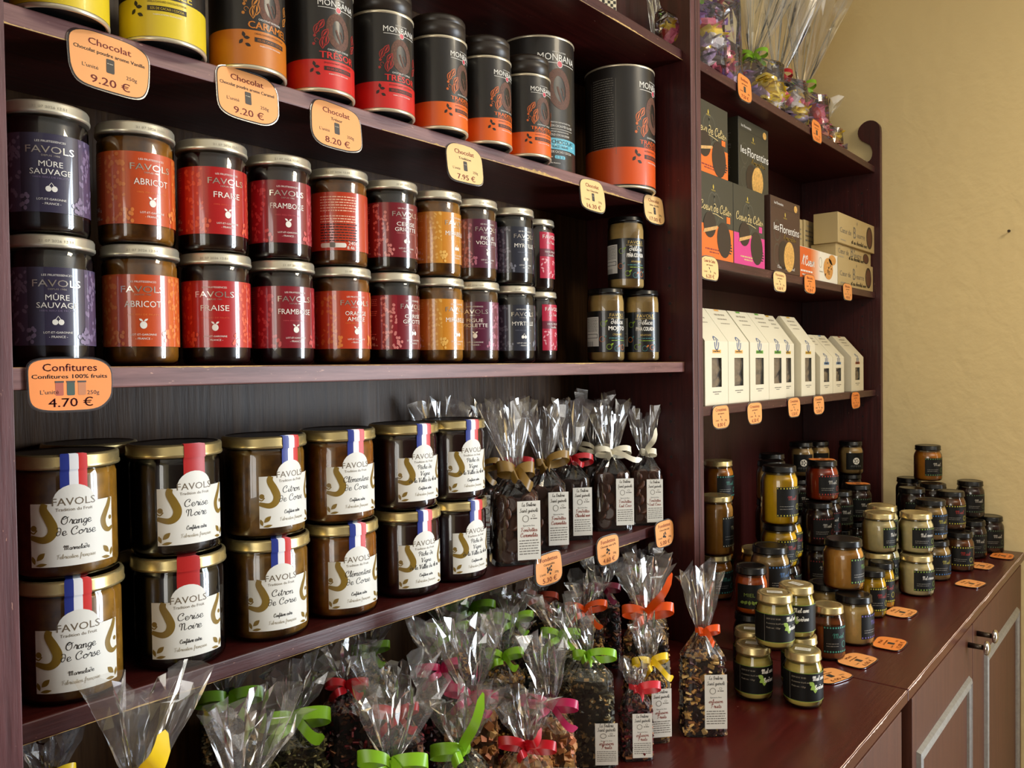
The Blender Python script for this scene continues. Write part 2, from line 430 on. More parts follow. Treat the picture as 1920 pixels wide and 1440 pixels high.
w1 = struct('window_1', MB().box(X0r-.05, X0r-.02, -1.65, -1.60, .75, 2.35, 'white_paint').box(X0r-.05, X0r-.02, .10, .15, .75, 2.35, 'white_paint')
   .box(X0r-.05, X0r-.02, -1.60, .10, .75, .80, 'white_paint').box(X0r-.05, X0r-.02, -1.60, .10, 2.30, 2.35, 'white_paint').box(X0r-.05, X0r-.02, -.78, -.72, .80, 2.30, 'white_paint').mesh('window_1'), 'white framed shop window in the left wall')
db = MB()
for ya, yb, za, zb in ((-2.50, -2.44, .01, 2.32), (-1.08, -1.02, .01, 2.32), (-1.795, -1.725, .16, 2.25), (-2.44, -1.08, .01, .16), (-2.44, -1.08, 2.25, 2.32)): db.box(XR+.02, XR+.05, ya, yb, za, zb, 'white_paint')
struct('door_1', db.mesh('door_1'), 'white framed glazed double door in the right wall')
nl = MB().lathe([(.0012, 0), (.0012, .012), (.004, .012), (.003, .015)], 'dark_metal', 8).mesh('nail')
tag(ob('nail', nl, None, (XR, .36, 1.735), (0, -PI/2, 0)), 'small bare nail sticking out of the yellow wall', 'nail')
# ------------------------------------------------------------------ shelf units
def upright(name, x0, x1, parent):
    """side board with a scroll-cut ear standing up in front, above the top shelf"""
    f = [(YF, ZT), (YF, 2.052)]
    for k in range(1, 15):
        a = PI-PI*1.30*k/14
        f.append((YF+.0305+.0305*math.cos(a), 2.057+.0305*math.sin(a)))
    f += [(YF+y, z) for y, z in ((.036, 2.024), (.029, 2.019), (.0245, 2.011), (.0220, 2.002), (.0212, 1.995), (.0222, 1.986), (.0250, 1.979), (.0300, 1.973), (.0400, 1.970))]
    f += [(YB-.007, 1.970), (YB-.007, ZT)]
    b = MB(); b.prism(f, x0, x1, 'wood_z', 'x'); b.recalc = True
    b.m[2*(len(f)-2)] = b.mi('edge_upright')
    return bevel(ob(name, b.mesh(name), parent))
def ragged(x0, x1, y, z, h, up_, seed, m='raw_wood', n=None, amp=1.0):
    """chipped strip of bare wood along an edge"""
    R = random.Random(seed); n = n or int((x1-x0)/.006); b = MB(); vs = []; fs = []
    for i in range(n+1):
        x = x0+(x1-x0)*i/n
        t = max(0, math.sin(i*.19+seed)+math.sin(i*.071+seed*2)*.8+R.uniform(-.5, .5))*.5*amp
        vs += [(x, y, z), (x, y, z+up_*(h*.15+h*min(1, t)*R.uniform(.6, 1)))]
    for i in range(n): fs.append((2*i, 2*i+1, 2*i+3, 2*i+2))
    return b.add(vs, fs, m)
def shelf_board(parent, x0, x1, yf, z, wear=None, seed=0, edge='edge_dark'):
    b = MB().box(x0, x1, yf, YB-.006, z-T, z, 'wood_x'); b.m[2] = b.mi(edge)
    o = bevel(ob('shelf', b.mesh('shelf'), parent), .0015)
    if wear:
        for (a, b_, h, up_) in wear:
            zz = z-T+.0004 if up_ > 0 else z-.0004
            ob('bare_edge', ragged(a, b_, yf-.0003, zz, h, up_, seed).mesh('bare_edge'), o); seed += 3
    return o
def peg(parent, x, side, y, zs):
    me = MB().lathe([(.0028, 0), (.0028, .0004)], 'peg_dark', 10).mesh('peg_hole')
    for z in zs: ob('peg_hole', me, parent, (x, y, z), (0, -PI/2 if side < 0 else PI/2, 0))
u1 = thing('shelf_unit', 'dark mahogany open shelf unit holding the jam jars and cocoa tins', 'shelf unit', (0, 0, 0))
upright('side_panel', XL0-T, XL0, u1); upright('side_panel', XM, XM+T, u1)
ob('back_panel', MB().box(XL0-T, XM+T, YB-.006, YB-.001, ZT, 2.22, 'wood_back').mesh('back_panel'), u1)
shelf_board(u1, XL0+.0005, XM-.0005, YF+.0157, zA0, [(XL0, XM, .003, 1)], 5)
shelf_board(u1, XL0+.0005, XM-.0005, YF+.0568, zA, [(XL0+.005, .36, .006, 1), (.64, 1.29, .0055, 1)], 2, 'edge_worn_sheen')
shelf_board(u1, XL0+.0005, XM-.0005, YF+.0163, zB, [(XL0, XM, .0016, -1)], 9, 'edge_worn_sheen')
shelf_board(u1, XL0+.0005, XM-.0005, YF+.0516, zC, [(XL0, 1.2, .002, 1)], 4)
peg(u1, XM, -1, YF+.045, [1.35+.032*i for i in range(1, 10)]+[1.17+.032*i for i in range(6)])
u2 = thing('shelf_unit', 'dark mahogany open shelf unit against the yellow wall with biscuit boxes', 'shelf unit', (0, 0, 0))
upright('side_panel', XS0-T, XS0, u2); upright('side_panel', XSR, XR-.001, u2)
ob('back_panel', MB().box(XS0-T+.001, XR-.001, YB-.006, YB-.001, ZT, 2.22, 'wood_z').mesh('back_panel'), u2)
for k, z in enumerate((zD1, zD2, zD3)): shelf_board(u2, XS0+.0005, XSR-.0005, YF+.0144, z)
peg(u2, XSR, -1, YF+.05, [1.02+.032*i for i in range(28) if abs(1.02+.032*i-zD3+.009) > .02 and abs(1.02+.032*i-zD2+.009) > .02])
# ------------------------------------------------------------------ base cabinets
YC = .327
def knob(parent, x, z):
    b = MB().lathe([(.0055, 0), (.005, .014), (.005, .026)], 'dark_metal', 16).lathe([(.006, .026), (.0125, .028), (.0138, .031), (.0125, .034), (.007, .0365), (.0015, .037)], 'chrome', 24)
    ob('knob', b.mesh('knob'), parent, (x, YC-.0005, z), (PI/2, 0, 0))
def moulding(parent, x0, x1, z0, z1, y):
    prof = [(0, 0), (.004, -.006), (.009, -.008), (.012, -.005), (.016, -.007), (.020, -.004), (.022, 0)]  # inset, out
    def piece(a, b, c, d):  # outer corners a->b, inward dirs for mitre
        vs = []; fs = []; n = len(prof)
        for (t, o) in prof:
            vs.append((a[0]+c[0]*t, y+o, a[1]+c[1]*t)); vs.append((b[0]+d[0]*t, y+o, b[1]+d[1]*t))
        for i in range(n-1): fs.append((2*i, 2*i+1, 2*i+3, 2*i+2))
        bb = MB().add(vs, fs, 'silver_moulding'); ob('moulding', bb.mesh('moulding'), parent)
    piece((x0, z1), (x1, z1), (1, -1), (-1, -1)); piece((x0, z0), (x1, z0), (1, 1), (-1, 1))
    piece((x0, z0), (x0, z1), (1, 1), (1, -1)); piece((x1, z0), (x1, z1), (-1, 1), (-1, -1))
def door(parent, x0, x1, z0, z1, mx0, mx1, kx):
    d = bevel(ob('door', MB().box(x0, x1, YC, YC+.018, z0, z1, 'wood_door').mesh('door'), parent), .001)
    moulding(d, mx0, mx1, z0+.09, .901-.113, YC)
    if kx: knob(d, kx, .901-.050)
    return d
def cabinet(label, x0, x1, doors):
    c = thing('base_cabinet', label, 'cabinet', (0, 0, 0))
    ob('carcass', MB().box(x0+.001, x1-.001, YC+.02, YB-.004, .06, ZT-.020, 'wood_y').box(x0+.002, x1-.002, YC+.05, YB-.004, 0, .06, 'peg_dark').mesh('carcass'), c)
    w = bevel(ob('worktop', MB().box(x0, x1, YC, YB-.003, ZT-.019, ZT, 'wood_top').mesh('worktop'), c), .0016, 2)
    e = ragged(x0+.003, x1-.003, YC-.0004, ZT-.0006, .0044, -1, int(x0*10), 'worn_edge', amp=.8)
    n_ = int((x1-x0)/.012); R_ = random.Random(int(x0*7)); vs_ = []
    for i_ in range(n_+1): xx = x0+.003+(x1-x0-.006)*i_/n_; vs_ += [(xx, YC+.0006, ZT-.0001), (xx, YC+.0012+R_.uniform(0, .0008), ZT+.00012)]
    e.add(vs_, [(2*i_, 2*i_+2, 2*i_+3, 2*i_+1) for i_ in range(n_)], 'worn_edge')
    ob('bare_edge', e.mesh('bare_edge'), w)
    for d in doors: door(c, *d)
    return c
cabinet('reddish brown base cabinet under the tea bags, nearest end', .20, 1.3205, [(.23, .755, .065, .88, .27, .715, None), (.760, 1.285, .065, .88, .80, 1.245, None)])
cabinet('reddish brown base cabinet with silver mouldings and round knobs under the honey', 1.3225, XR-.001, [(1.345, 1.798, .065, .88, 1.369, 1.766, 1.757), (1.802, 2.40, .065, .88, 1.915, 2.335, 1.842)])
# ------------------------------------------------------------------ jam jars (tall, on the middle shelf)
HJ, RJ, RL = .1085, .0325, .034
def jar_parts(key, r, h, rl, lidh, lidm, jam, lidtop=None, shoulder=.006, label=None):
    """glass, contents, lid meshes for a straight jar"""
    g = MB(); zl = h-lidh
    g.lathe([(r-.005, .0006), (r-.001, .003), (r, .007), (r, zl-shoulder), (r-.0015, zl-.002), (r-.002, zl+.001)], 'jar_glass', 44, cap1=False)
    c = MB(); c.lathe([(r-.006, .003), (r-.0022, .005), (r-.0013, .009), (r-.0013, zl-shoulder-.001), (r-.003, zl-.002)], jam, 40)
    l = MB(); top = lidtop or lidm
    l.lathe([(rl-.0008, zl), (rl, zl+.0012), (rl, zl+.003), (rl-.0006, zl+.004), (rl-.0006, h-.0022), (rl-.0016, h-.0004), (rl-.004, h)], lidm, 44, cap1=False)
    l.lathe([(rl-.004, h), (rl-.006, h-.0008)], top, 44, cap0=False)
    return [('glass', g.mesh(key+'_glass')), ('contents', c.mesh(key+'_contents')), ('lid', l.mesh(key+'_lid'))]
def place_jar(name, parts, label, cat, loc, rotz, group):
    t = thing(name, label, cat, loc, rotz, group)
    for n, me in parts: ob(n, me, t)
    return t
def fruit_icon(p, x, y, m, kind):
    if kind == 'two': p.ell(x-.0022, y, .0022, .0024, m, 3, 10).ell(x+.0022, y, .0022, .0024, m, 3, 10).stroke([(x-.002, y+.002), (x, y+.005), (x+.002, y+.002)], .0005, m, 3)
    else: p.ell(x, y, .0030, .0033, m, 3, 12).leaf(x+.002, y+.0045, .004, .0018, .6, m, 3).leaf(x-.002, y+.0045, .004, .0018, 2.5, m, 3)
def jam_label(key, lines, bg, side, pat, icon='one', back=False, seed=0):
    R = random.Random(seed)
    mat('lab_'+key, bg, .34, coat=1.0); mat('labs_'+key, side, .34, coat=1.0); mat('labp_'+key, pat, .38, coat=1.0)
    p = Print(); z0, z1 = .0175, .0815
    p.rect(-.094, .094, z0, z1, 'lab_'+key, 1)
    if back:
        for i in range(17):
            if 5 < i < 7: continue
            p.greek(-.021, .021, z1-.006-i*.0030, .0011, 'labp_'+key if i < 10 else 'ink', 2, seed+i)
        p.rrect(-.021, .008, .0205, .0255, .002, 'white', 2).rrect(-.010, -.004, .0207, .0262, .001, 'ink_grey', 3)
        p.text('240 g', .0165, .0235, .0042, 'white', 2).text('8.46 oz', .0165, .0187, .0038, 'white', 2)
    else:
        for sgn in (-1, 1):
            a, b = (.0225, .042)
            p.poly([(sgn*a, z0), (sgn*b, z0), (sgn*b, z1), (sgn*a, z1)], 'labs_'+key, 2)
            for i in range(46):
                x = sgn*R.uniform(a+.001, b-.001); y = R.uniform(z0+.002, z1-.002)
                p.ell(x, y, R.uniform(.0009, .0019), R.uniform(.0014, .0026), 'labp_'+key, 3, 8, R.uniform(-1, 1))
            for i in range(9):
                p.ell(sgn*(.0205+R.uniform(-.004, .003)), z0+R.uniform(.002, .014), .0015, .0019, 'labp_'+key, 4, 8)
        p.text('LES FRUITESSENCES', 0, .0742, .0017, 'white', 3, w=.0225)
        p.text('FAVOLS', 0, .0655, .0060, 'foil', 3, w=.0365).text('DEPUIS 1986', 0, .0628, .0015, 'foil', 3, w=.0135)
        y = .0535 if len(lines) == 1 else .0555
        for t in lines:
            w_ = min(.036, .0044*len(t)); p.text(t, 0, y-.001, .0058 if len(lines) == 1 else .0048, 'white', 3, w=w_); y -= .0064
        p.text('100% ISSU DE FRUITS', 0, .0452, .0014, 'labp_'+key, 3, w=.026)
        fruit_icon(p, 0, .0365, 'white', icon)
        p.text('LOT-ET-GARONNE', 0, .0272, .0018, 'white', 3, w=.0215).text('- FRANCE -', 0, .0236, .0019, 'white', 3, w=.0135)
        for i in range(4): p.greek(-.060, -.047, .076-i*.0022, .0009, 'labp_'+key, 2, i)
        for i in range(3): p.greek(-.060, -.047, .062-i*.0022, .0009, 'labp_'+key, 2, i+7)
        p.text('240', -.055, .029, .0042, 'white', 2, align='c').text('g', -.0485, .029, .0024, 'white', 2)
        p.greek(-.060, -.048, .035, .0009, 'labp_'+key, 2, 3)
        p.text('8.46', -.055, .0215, .0040, 'white', 2).text('oz', -.0480, .0215, .0022, 'white', 2)
    b = MB(); p.emit(b, cylmap(RJ+.0002), .0045)
    return b.mesh('label_'+key)
JAM = [  # key, lines, background, side, pattern, jam colour, icon, plain words
 ('mure', ['MÛRE', 'SAUVAGE'], (52, 48, 72), (84, 74, 104), (132, 118, 150), (16, 8, 14), 'two', 'purple wild blackberry'),
 ('abricot', ['ABRICOT'], (196, 74, 28), (214, 96, 34), (232, 132, 60), (138, 86, 20), 'one', 'orange apricot'),
 ('fraise', ['FRAISE'], (176, 24, 26), (196, 48, 36), (226, 92, 62), (44, 8, 8), 'one', 'bright red strawberry'),
 ('framboise', ['FRAMBOISE'], (132, 22, 36), (164, 34, 48), (206, 84, 88), (40, 6, 10), 'one', 'crimson raspberry'),
 ('orange', ['ORANGE', 'AMÈRE'], (190, 58, 26), (206, 78, 30), (228, 128, 52), (128, 74, 18), 'one', 'rust bitter orange'),
 ('cerise', ['CERISE', 'GRIOTTE'], (118, 20, 34), (140, 28, 42), (214, 132, 128), (24, 6, 8), 'two', 'dark red sour cherry'),
 ('mirabelle', ['MIRABELLE'], (204, 132, 34), (214, 148, 50), (234, 182, 92), (150, 96, 22), 'two', 'ochre yellow mirabelle plum'),
 ('figue', ['FIGUE', 'VIOLETTE'], (84, 24, 52), (112, 36, 66), (176, 104, 128), (92, 58, 22), 'one', 'plum purple fig'),
 ('myrtille', ['MYRTILLE'], (42, 46, 58), (64, 68, 82), (124, 128, 142), (14, 10, 16), 'two', 'slate blue blueberry')]
_p = Print().text('21 07 2026 12:51', 0, HJ-.0066, .0021, 'ink_light', 1, w=.026); _b = MB(); _p.emit(_b, cylmap(RL-.0005), .003); DATE = _b.mesh('date_code')
XJ = [.280, .3565, .4325, .5095, .588, .6655, .7435, .8135, .8930]
S_UP = [.1, .40, .42, .27, 0, .6, .8, .62, .65]; S_LO = [.12, .05, -.05, .4, .5, .75, .75, 0, .5]
for i, (key, lines, bg, sd, pt, jam, ic, words) in enumerate(JAM):
    mat('jam_'+key, jam, .3, noise=.3, nscale=140)
    base = jar_parts('jam_'+key, RJ, HJ, RL, .011, 'lid_silver', 'jam_'+key)
    lab = jam_label(key, lines, bg, sd, pt, ic, seed=i)
    back = jam_label(key+'b', lines, bg, sd, (246, 200, 170), ic, True, seed=40) if key == 'orange' else None
    for lvl in (0, 1):
        s = (S_LO, S_UP)[lvl][i]; x = XJ[i]+(.0015 if lvl == 0 else -.0005); y = .745
        rz = face_rot(x, y, s)
        me = back if (lvl == 1 and back) else lab
        lb = 'jam jar with %s label, %s of its pair on the middle shelf' % (words, ('lower', 'upper')[lvl])
        if me is back: lb = 'jam jar showing its orange back label full of small print, upper of its pair'
        place_jar('jam_jar', base+[('label', me), ('date_code', DATE)], lb, 'jar', (x, y, zB+lvl*HJ+.0002), rz, 'fruit jam jars in two tiers')
# two slim pink labelled jars behind the last jam jars, one lid glimpsed behind
def slim_label():
    mat('lab_pink', (190, 28, 62), .35, coat=.3); mat('labp_pink', (238, 170, 176), .4); mat('lab_pinkd', (110, 16, 40), .4)
    p = Print(); p.rect(-.022, .022, .020, .092, 'lab_pink', 1).rect(-.022, .022, .054, .066, 'lab_pinkd', 2)
    p.text('FAVOLS', 0, .082, .006, 'white', 3, w=.034).script('Les Fruits', 0, .074, .0022, 'white', 3)
    p.text('100% FRUIT', 0, .060, .003, 'white', 3, w=.026).script('Smoothie', 0, .055, .002, 'white', 3)
    R = random.Random(5)
    for i in range(22): p.leaf(R.uniform(-.019, .019), R.uniform(.023, .050), .006, .0026, R.uniform(0, 3), 'labp_pink', 2)
    return p
mat('jam_cocoa', (44, 20, 14), .35)
ppk = slim_label(); bpk = MB(); ppk.emit(bpk, cylmap(.0302), .0045)
slim = jar_parts('slim', .030, .1125, .0305, .010, 'lid_silver', 'jam_cocoa')+[('label', bpk.mesh('label_pink'))]
for lvl in (0, 1):
    x, y = 1.024, .800
    place_jar('jam_jar', slim, ('slim dark jar with pink label at the right end of the jam row, lower', 'slim dark jar with pink label at the right end of the jam row, upper')[lvl],
              'jar', (x-.004*lvl, y, zB+lvl*.1127+.0002), face_rot(x, y, .82), 'slim pink labelled jars')
hid = jar_parts('hidden', .0325, .1085, .034, .011, 'lid_silver', 'jam_myrtille')
for lvl in (0, 1): place_jar('jam_jar', hid, 'dark jam jar glimpsed behind the blueberry jars, %s' % ('lower', 'upper')[lvl], 'jar', (.934, .848, zB+lvl*.1087+.0002), 0, 'jam jars hidden behind the front row')
# cream dessert jars with black labels
def delice_label(key, name, sub, cut):
    mat('del_teal', (60, 120, 120), .4); mat('del_green', (130, 160, 40), .4); mat('del_gold', (200, 170, 96), .35, metal=.5); mat('del_orange', (200, 110, 40), .4)
    mat('lab_black', (18, 20, 20), .35, coat=.6)
    p = Print(); p.rect(-.078, .060, .018, .088, 'lab_black', 1)
    p.text('FAVOLS', 0, .078, .0058, 'del_gold', 2, w=.030).rect(-.018, .018, .0755, .0762, 'del_gold', 2)
    p.script('Délice', 0, .066, .0042, 'white', 2, pen=.0008, w=.026)
    p.text(name, 0, .055, .0072, 'white', 2, w=.034, bold=.0006).text(sub, 0, .046, .0034, 'del_gold', 2, w=.020)
    p.greek(-.016, .016, .041, .0014, 'del_teal', 2, 1).greek(-.012, .018, .037, .0012, 'del_green', 2, 2)
    for k, (x, y) in enumerate([(-.016, .027), (.012, .026), (-.002, .024), (-.026, .066), (-.028, .040)]):
        p.ring(x, y, .0045, .0045, .0008, ('del_green', 'del_orange', 'del_teal')[k % 3], 2).leaf(x+.005, y+.004, .007, .003, .7, ('del_green', 'del_teal', 'del_orange')[k % 3], 2)
    p.rect(-.066, -.034, .028, .078, 'paper', 2)
    for i in range(9): p.greek(-.064, -.036, .0745-i*.0026, .0009, 'ink_grey', 3, i)
    p.rrect(-.064, -.036, .042, .049, .001, 'ink', 3).rrect(-.0632, -.0368, .0428, .0482, .0008, 'paper', 4)
    p.text('|||||||||', -.056, .030, .007, 'ink', 3)
    b = MB(); p.emit(b, cylmap(.0322), .0045); return b.mesh('label_'+key)
mat('cream_contents', (190, 156, 92), .35, noise=.12, nscale=60)
dp = jar_parts('delice', .032, .127, .031, .010, 'lid_black', 'cream_contents', shoulder=.012)
pina, moji = delice_label('pina', 'PIÑA COLADA', 'ANANAS', 0), delice_label('moji', 'MOJITO', 'CITRON VERT', 0)
for lb, me, x, y, l, s in (('beige dessert jar with black label, lower left of the three', moji, 1.186, .777, 0, .62), ('beige dessert jar with black label, lower right of the three', pina, 1.262, .752, 0, .25), ('beige dessert jar with black label, on top of the two others', pina, 1.236, .766, 1, .55)):
    place_jar('dessert_jar', dp+[('label', me)], lb, 'jar', (x, y, zB+.0002+l*.1272), face_rot(x, y, s), 'cream dessert jars')
# ------------------------------------------------------------------ marmalade jars (wide, lower shelf)
RM, HM = .0425, .1068
def dome_label(lines, sub, flag):
    p = Print(); x0, z0, z1, zd = .0345, .0125, .0660, .081
    pts = [(-x0, z0), (x0, z0), (x0, z1), (.0165, z1)]
    for i in range(1, 12):
        a = PI*i/12; pts.append((.0165*math.cos(a), z1+.0005+(zd-z1)*math.sin(a)))
    pts += [(-.0165, z1), (-x0, z1)]
    p.poly(pts, 'paper', 2)
    if flag:
        for k, c in enumerate(('flag_blue', 'flag_white', 'flag_red')): p.rect(-.0105+.007*k, -.0035+.007*k, .076, HM-.0125, c, 1)
    else: p.rect(-.0105, .0105, .076, HM-.0125, 'seal_red', 1)
    p.text('FAVOLS', 0, .0640, .0066, 'taupe_ink', 3, w=.0335).text('Tradition du Fruit', 0, .0592, .0028, 'taupe_ink', 3, w=.0285)
    n3 = len(lines) > 2; y = .0480 if not n3 else .0515
    for t in lines: p.script(t, .001, y, .0034 if not n3 else .0027, 'ink', 3, pen=.00046, w=min(.034, .0036*len(t)+.002) if not n3 else min(.044, .0023*len(t)+.0035)); y -= .0092 if not n3 else .0080
    p.script(sub, .001, .0262, .0019, 'ink', 3, pen=.00034, w=.0200).script('Fabrication française', .001, .0190, .0018, 'ink_light', 3, pen=.0003, w=.030)
    sw = catmull([(-.0225, .0660), (-.0235, .061), (-.0195, .053), (-.0165, .045), (-.0185, .0385), (-.0245, .0355), (-.0345, .0380)], 5)
    n = len(sw); p.stroke(sw, [.0035+.0042*math.sin(PI*min(1, .10+.9*i/n)) for i in range(n)], 'gold_ink', 3)
    p.ell(-.0318, .0455, .0026, .0026, 'gold_ink', 3, 10).stroke(catmull([(-.0345, .0425), (-.0318, .0412), (-.0290, .0440)], 4), .0012, 'gold_ink', 3)
    sw = catmull([(.0320, .0660), (.0300, .060), (.0262, .053), (.0240, .047), (.0258, .0405), (.0300, .0380), (.0345, .0400)], 5)
    n = len(sw); p.stroke(sw, [.0022+.0032*math.sin(PI*min(1, .10+.9*i/n)) for i in range(n)], 'gold_ink', 3); p.ell(.0320, .0485, .0018, .0020, 'gold_ink', 3, 10)
    for sg in (-1, 1):
        p.leaf(sg*.0265, .0215, .0095, .0046, .75 if sg < 0 else 2.3, 'gold_ink', 3).leaf(sg*.0262, .0146, .0095, .0028, -.15*sg, 'gold_ink', 3).leaf(sg*.0325, .0185, .0075, .0034, 1.9 if sg < 0 else 1.3, 'gold_ink', 3)
    b = MB(); p.emit(b, cylmap(RM+.0002), .004)
    # paper seal running up over the lid rim and onto its top
    cols = ('flag_blue', 'flag_white', 'flag_red') if flag else ('seal_red',)*3
    for k, c in enumerate(cols):
        vs = []; fs = []
        xs = [-.0105+.007*k+.007*j/2 for j in range(3)]
        path = [(RM+.0004, HM-.0145), (RM+.0006, HM-.0130), (.0449, HM-.0125), (.0449, HM-.0025), (.0437, HM+.0002), (.036, HM+.0003)]
        for (r, z) in path:
            for x in xs: vs.append((r*math.sin(x/.0445), -r*math.cos(x/.0445), z))
        for i in range(len(path)-1):
            for j in range(2): fs.append((i*3+j, i*3+j+1, (i+1)*3+j+1, (i+1)*3+j))
        b.add(vs, fs, c, True)
    return b
MARM = [('orange', ['Orange', 'de Corse'], 'Marmelade', True, (140, 98, 30), 'amber orange marmalade jar with white label and tricolour seal'),
        ('cerisen', ['Cerise', 'Noire'], 'Confiture extra', False, (10, 5, 6), 'near black cherry jam jar with plain red seal'),
        ('citron', ['Citron', 'de Corse'], 'Confiture extra', True, (130, 90, 28), 'brownish citron jam jar with tricolour seal'),
        ('clem', ['Clémentine', 'de Corse'], 'Confiture extra', True, (142, 84, 20), 'orange brown clementine jam jar with tricolour seal'),
        ('peche', ['Pêche de', 'Vigne', 'de la Vallée du Rhône'], 'Confiture extra', True, (46, 8, 12), 'dark red peach jam jar beside the clementine jars'),
        ('peche2', None, None, True, None, 'dark red peach jam jar beside the chocolate bags')]
XMJ = [.297, .399, .500, .598, .7025, .792]; SM_UP = [0.156, 0.407, 0.616, 0.485, 0.588, 0.616]; SM_LO = [0.139, 0.191, 0.309, 0.454, 0.545, 0.669]
for i, (key, lines, sub, flag, jam, words) in enumerate(MARM):
    if lines:
        mat('marm_'+key, jam, .28, noise=.35 if i in (0, 2, 3) else .15, nscale=90)
        mb_parts = jar_parts('marm_'+key, RM, HM, .0445, .0125, 'lid_gold', 'marm_'+key, 'lid_gold_top')+[('label', dome_label(lines, sub, flag).mesh('label_'+key))]
    for lvl in (0, 1):
        x, y = XMJ[i]+(.002 if lvl == 0 else 0), .768
        place_jar('marmalade_jar', mb_parts, '%s, %s of its pair' % (words, ('lower', 'upper')[lvl]), 'jar', (x, y, zC+.0002+lvl*(HM+.0006)), face_rot(x, y, (SM_LO, SM_UP)[lvl][i]), 'wide jars with white domed labels')
bk = jar_parts('marm_back', RM, HM, .0445, .0125, 'lid_gold', 'marm_cerisen', 'lid_gold_top')
for lvl in (0, 1): place_jar('marmalade_jar', bk, 'dark jam jar standing behind the near black cherry jars, %s' % ('lower', 'upper')[lvl], 'jar', (.352, .848, zC+.0002+lvl*(HM+.0004)), 0, 'wide jars in the rear row')
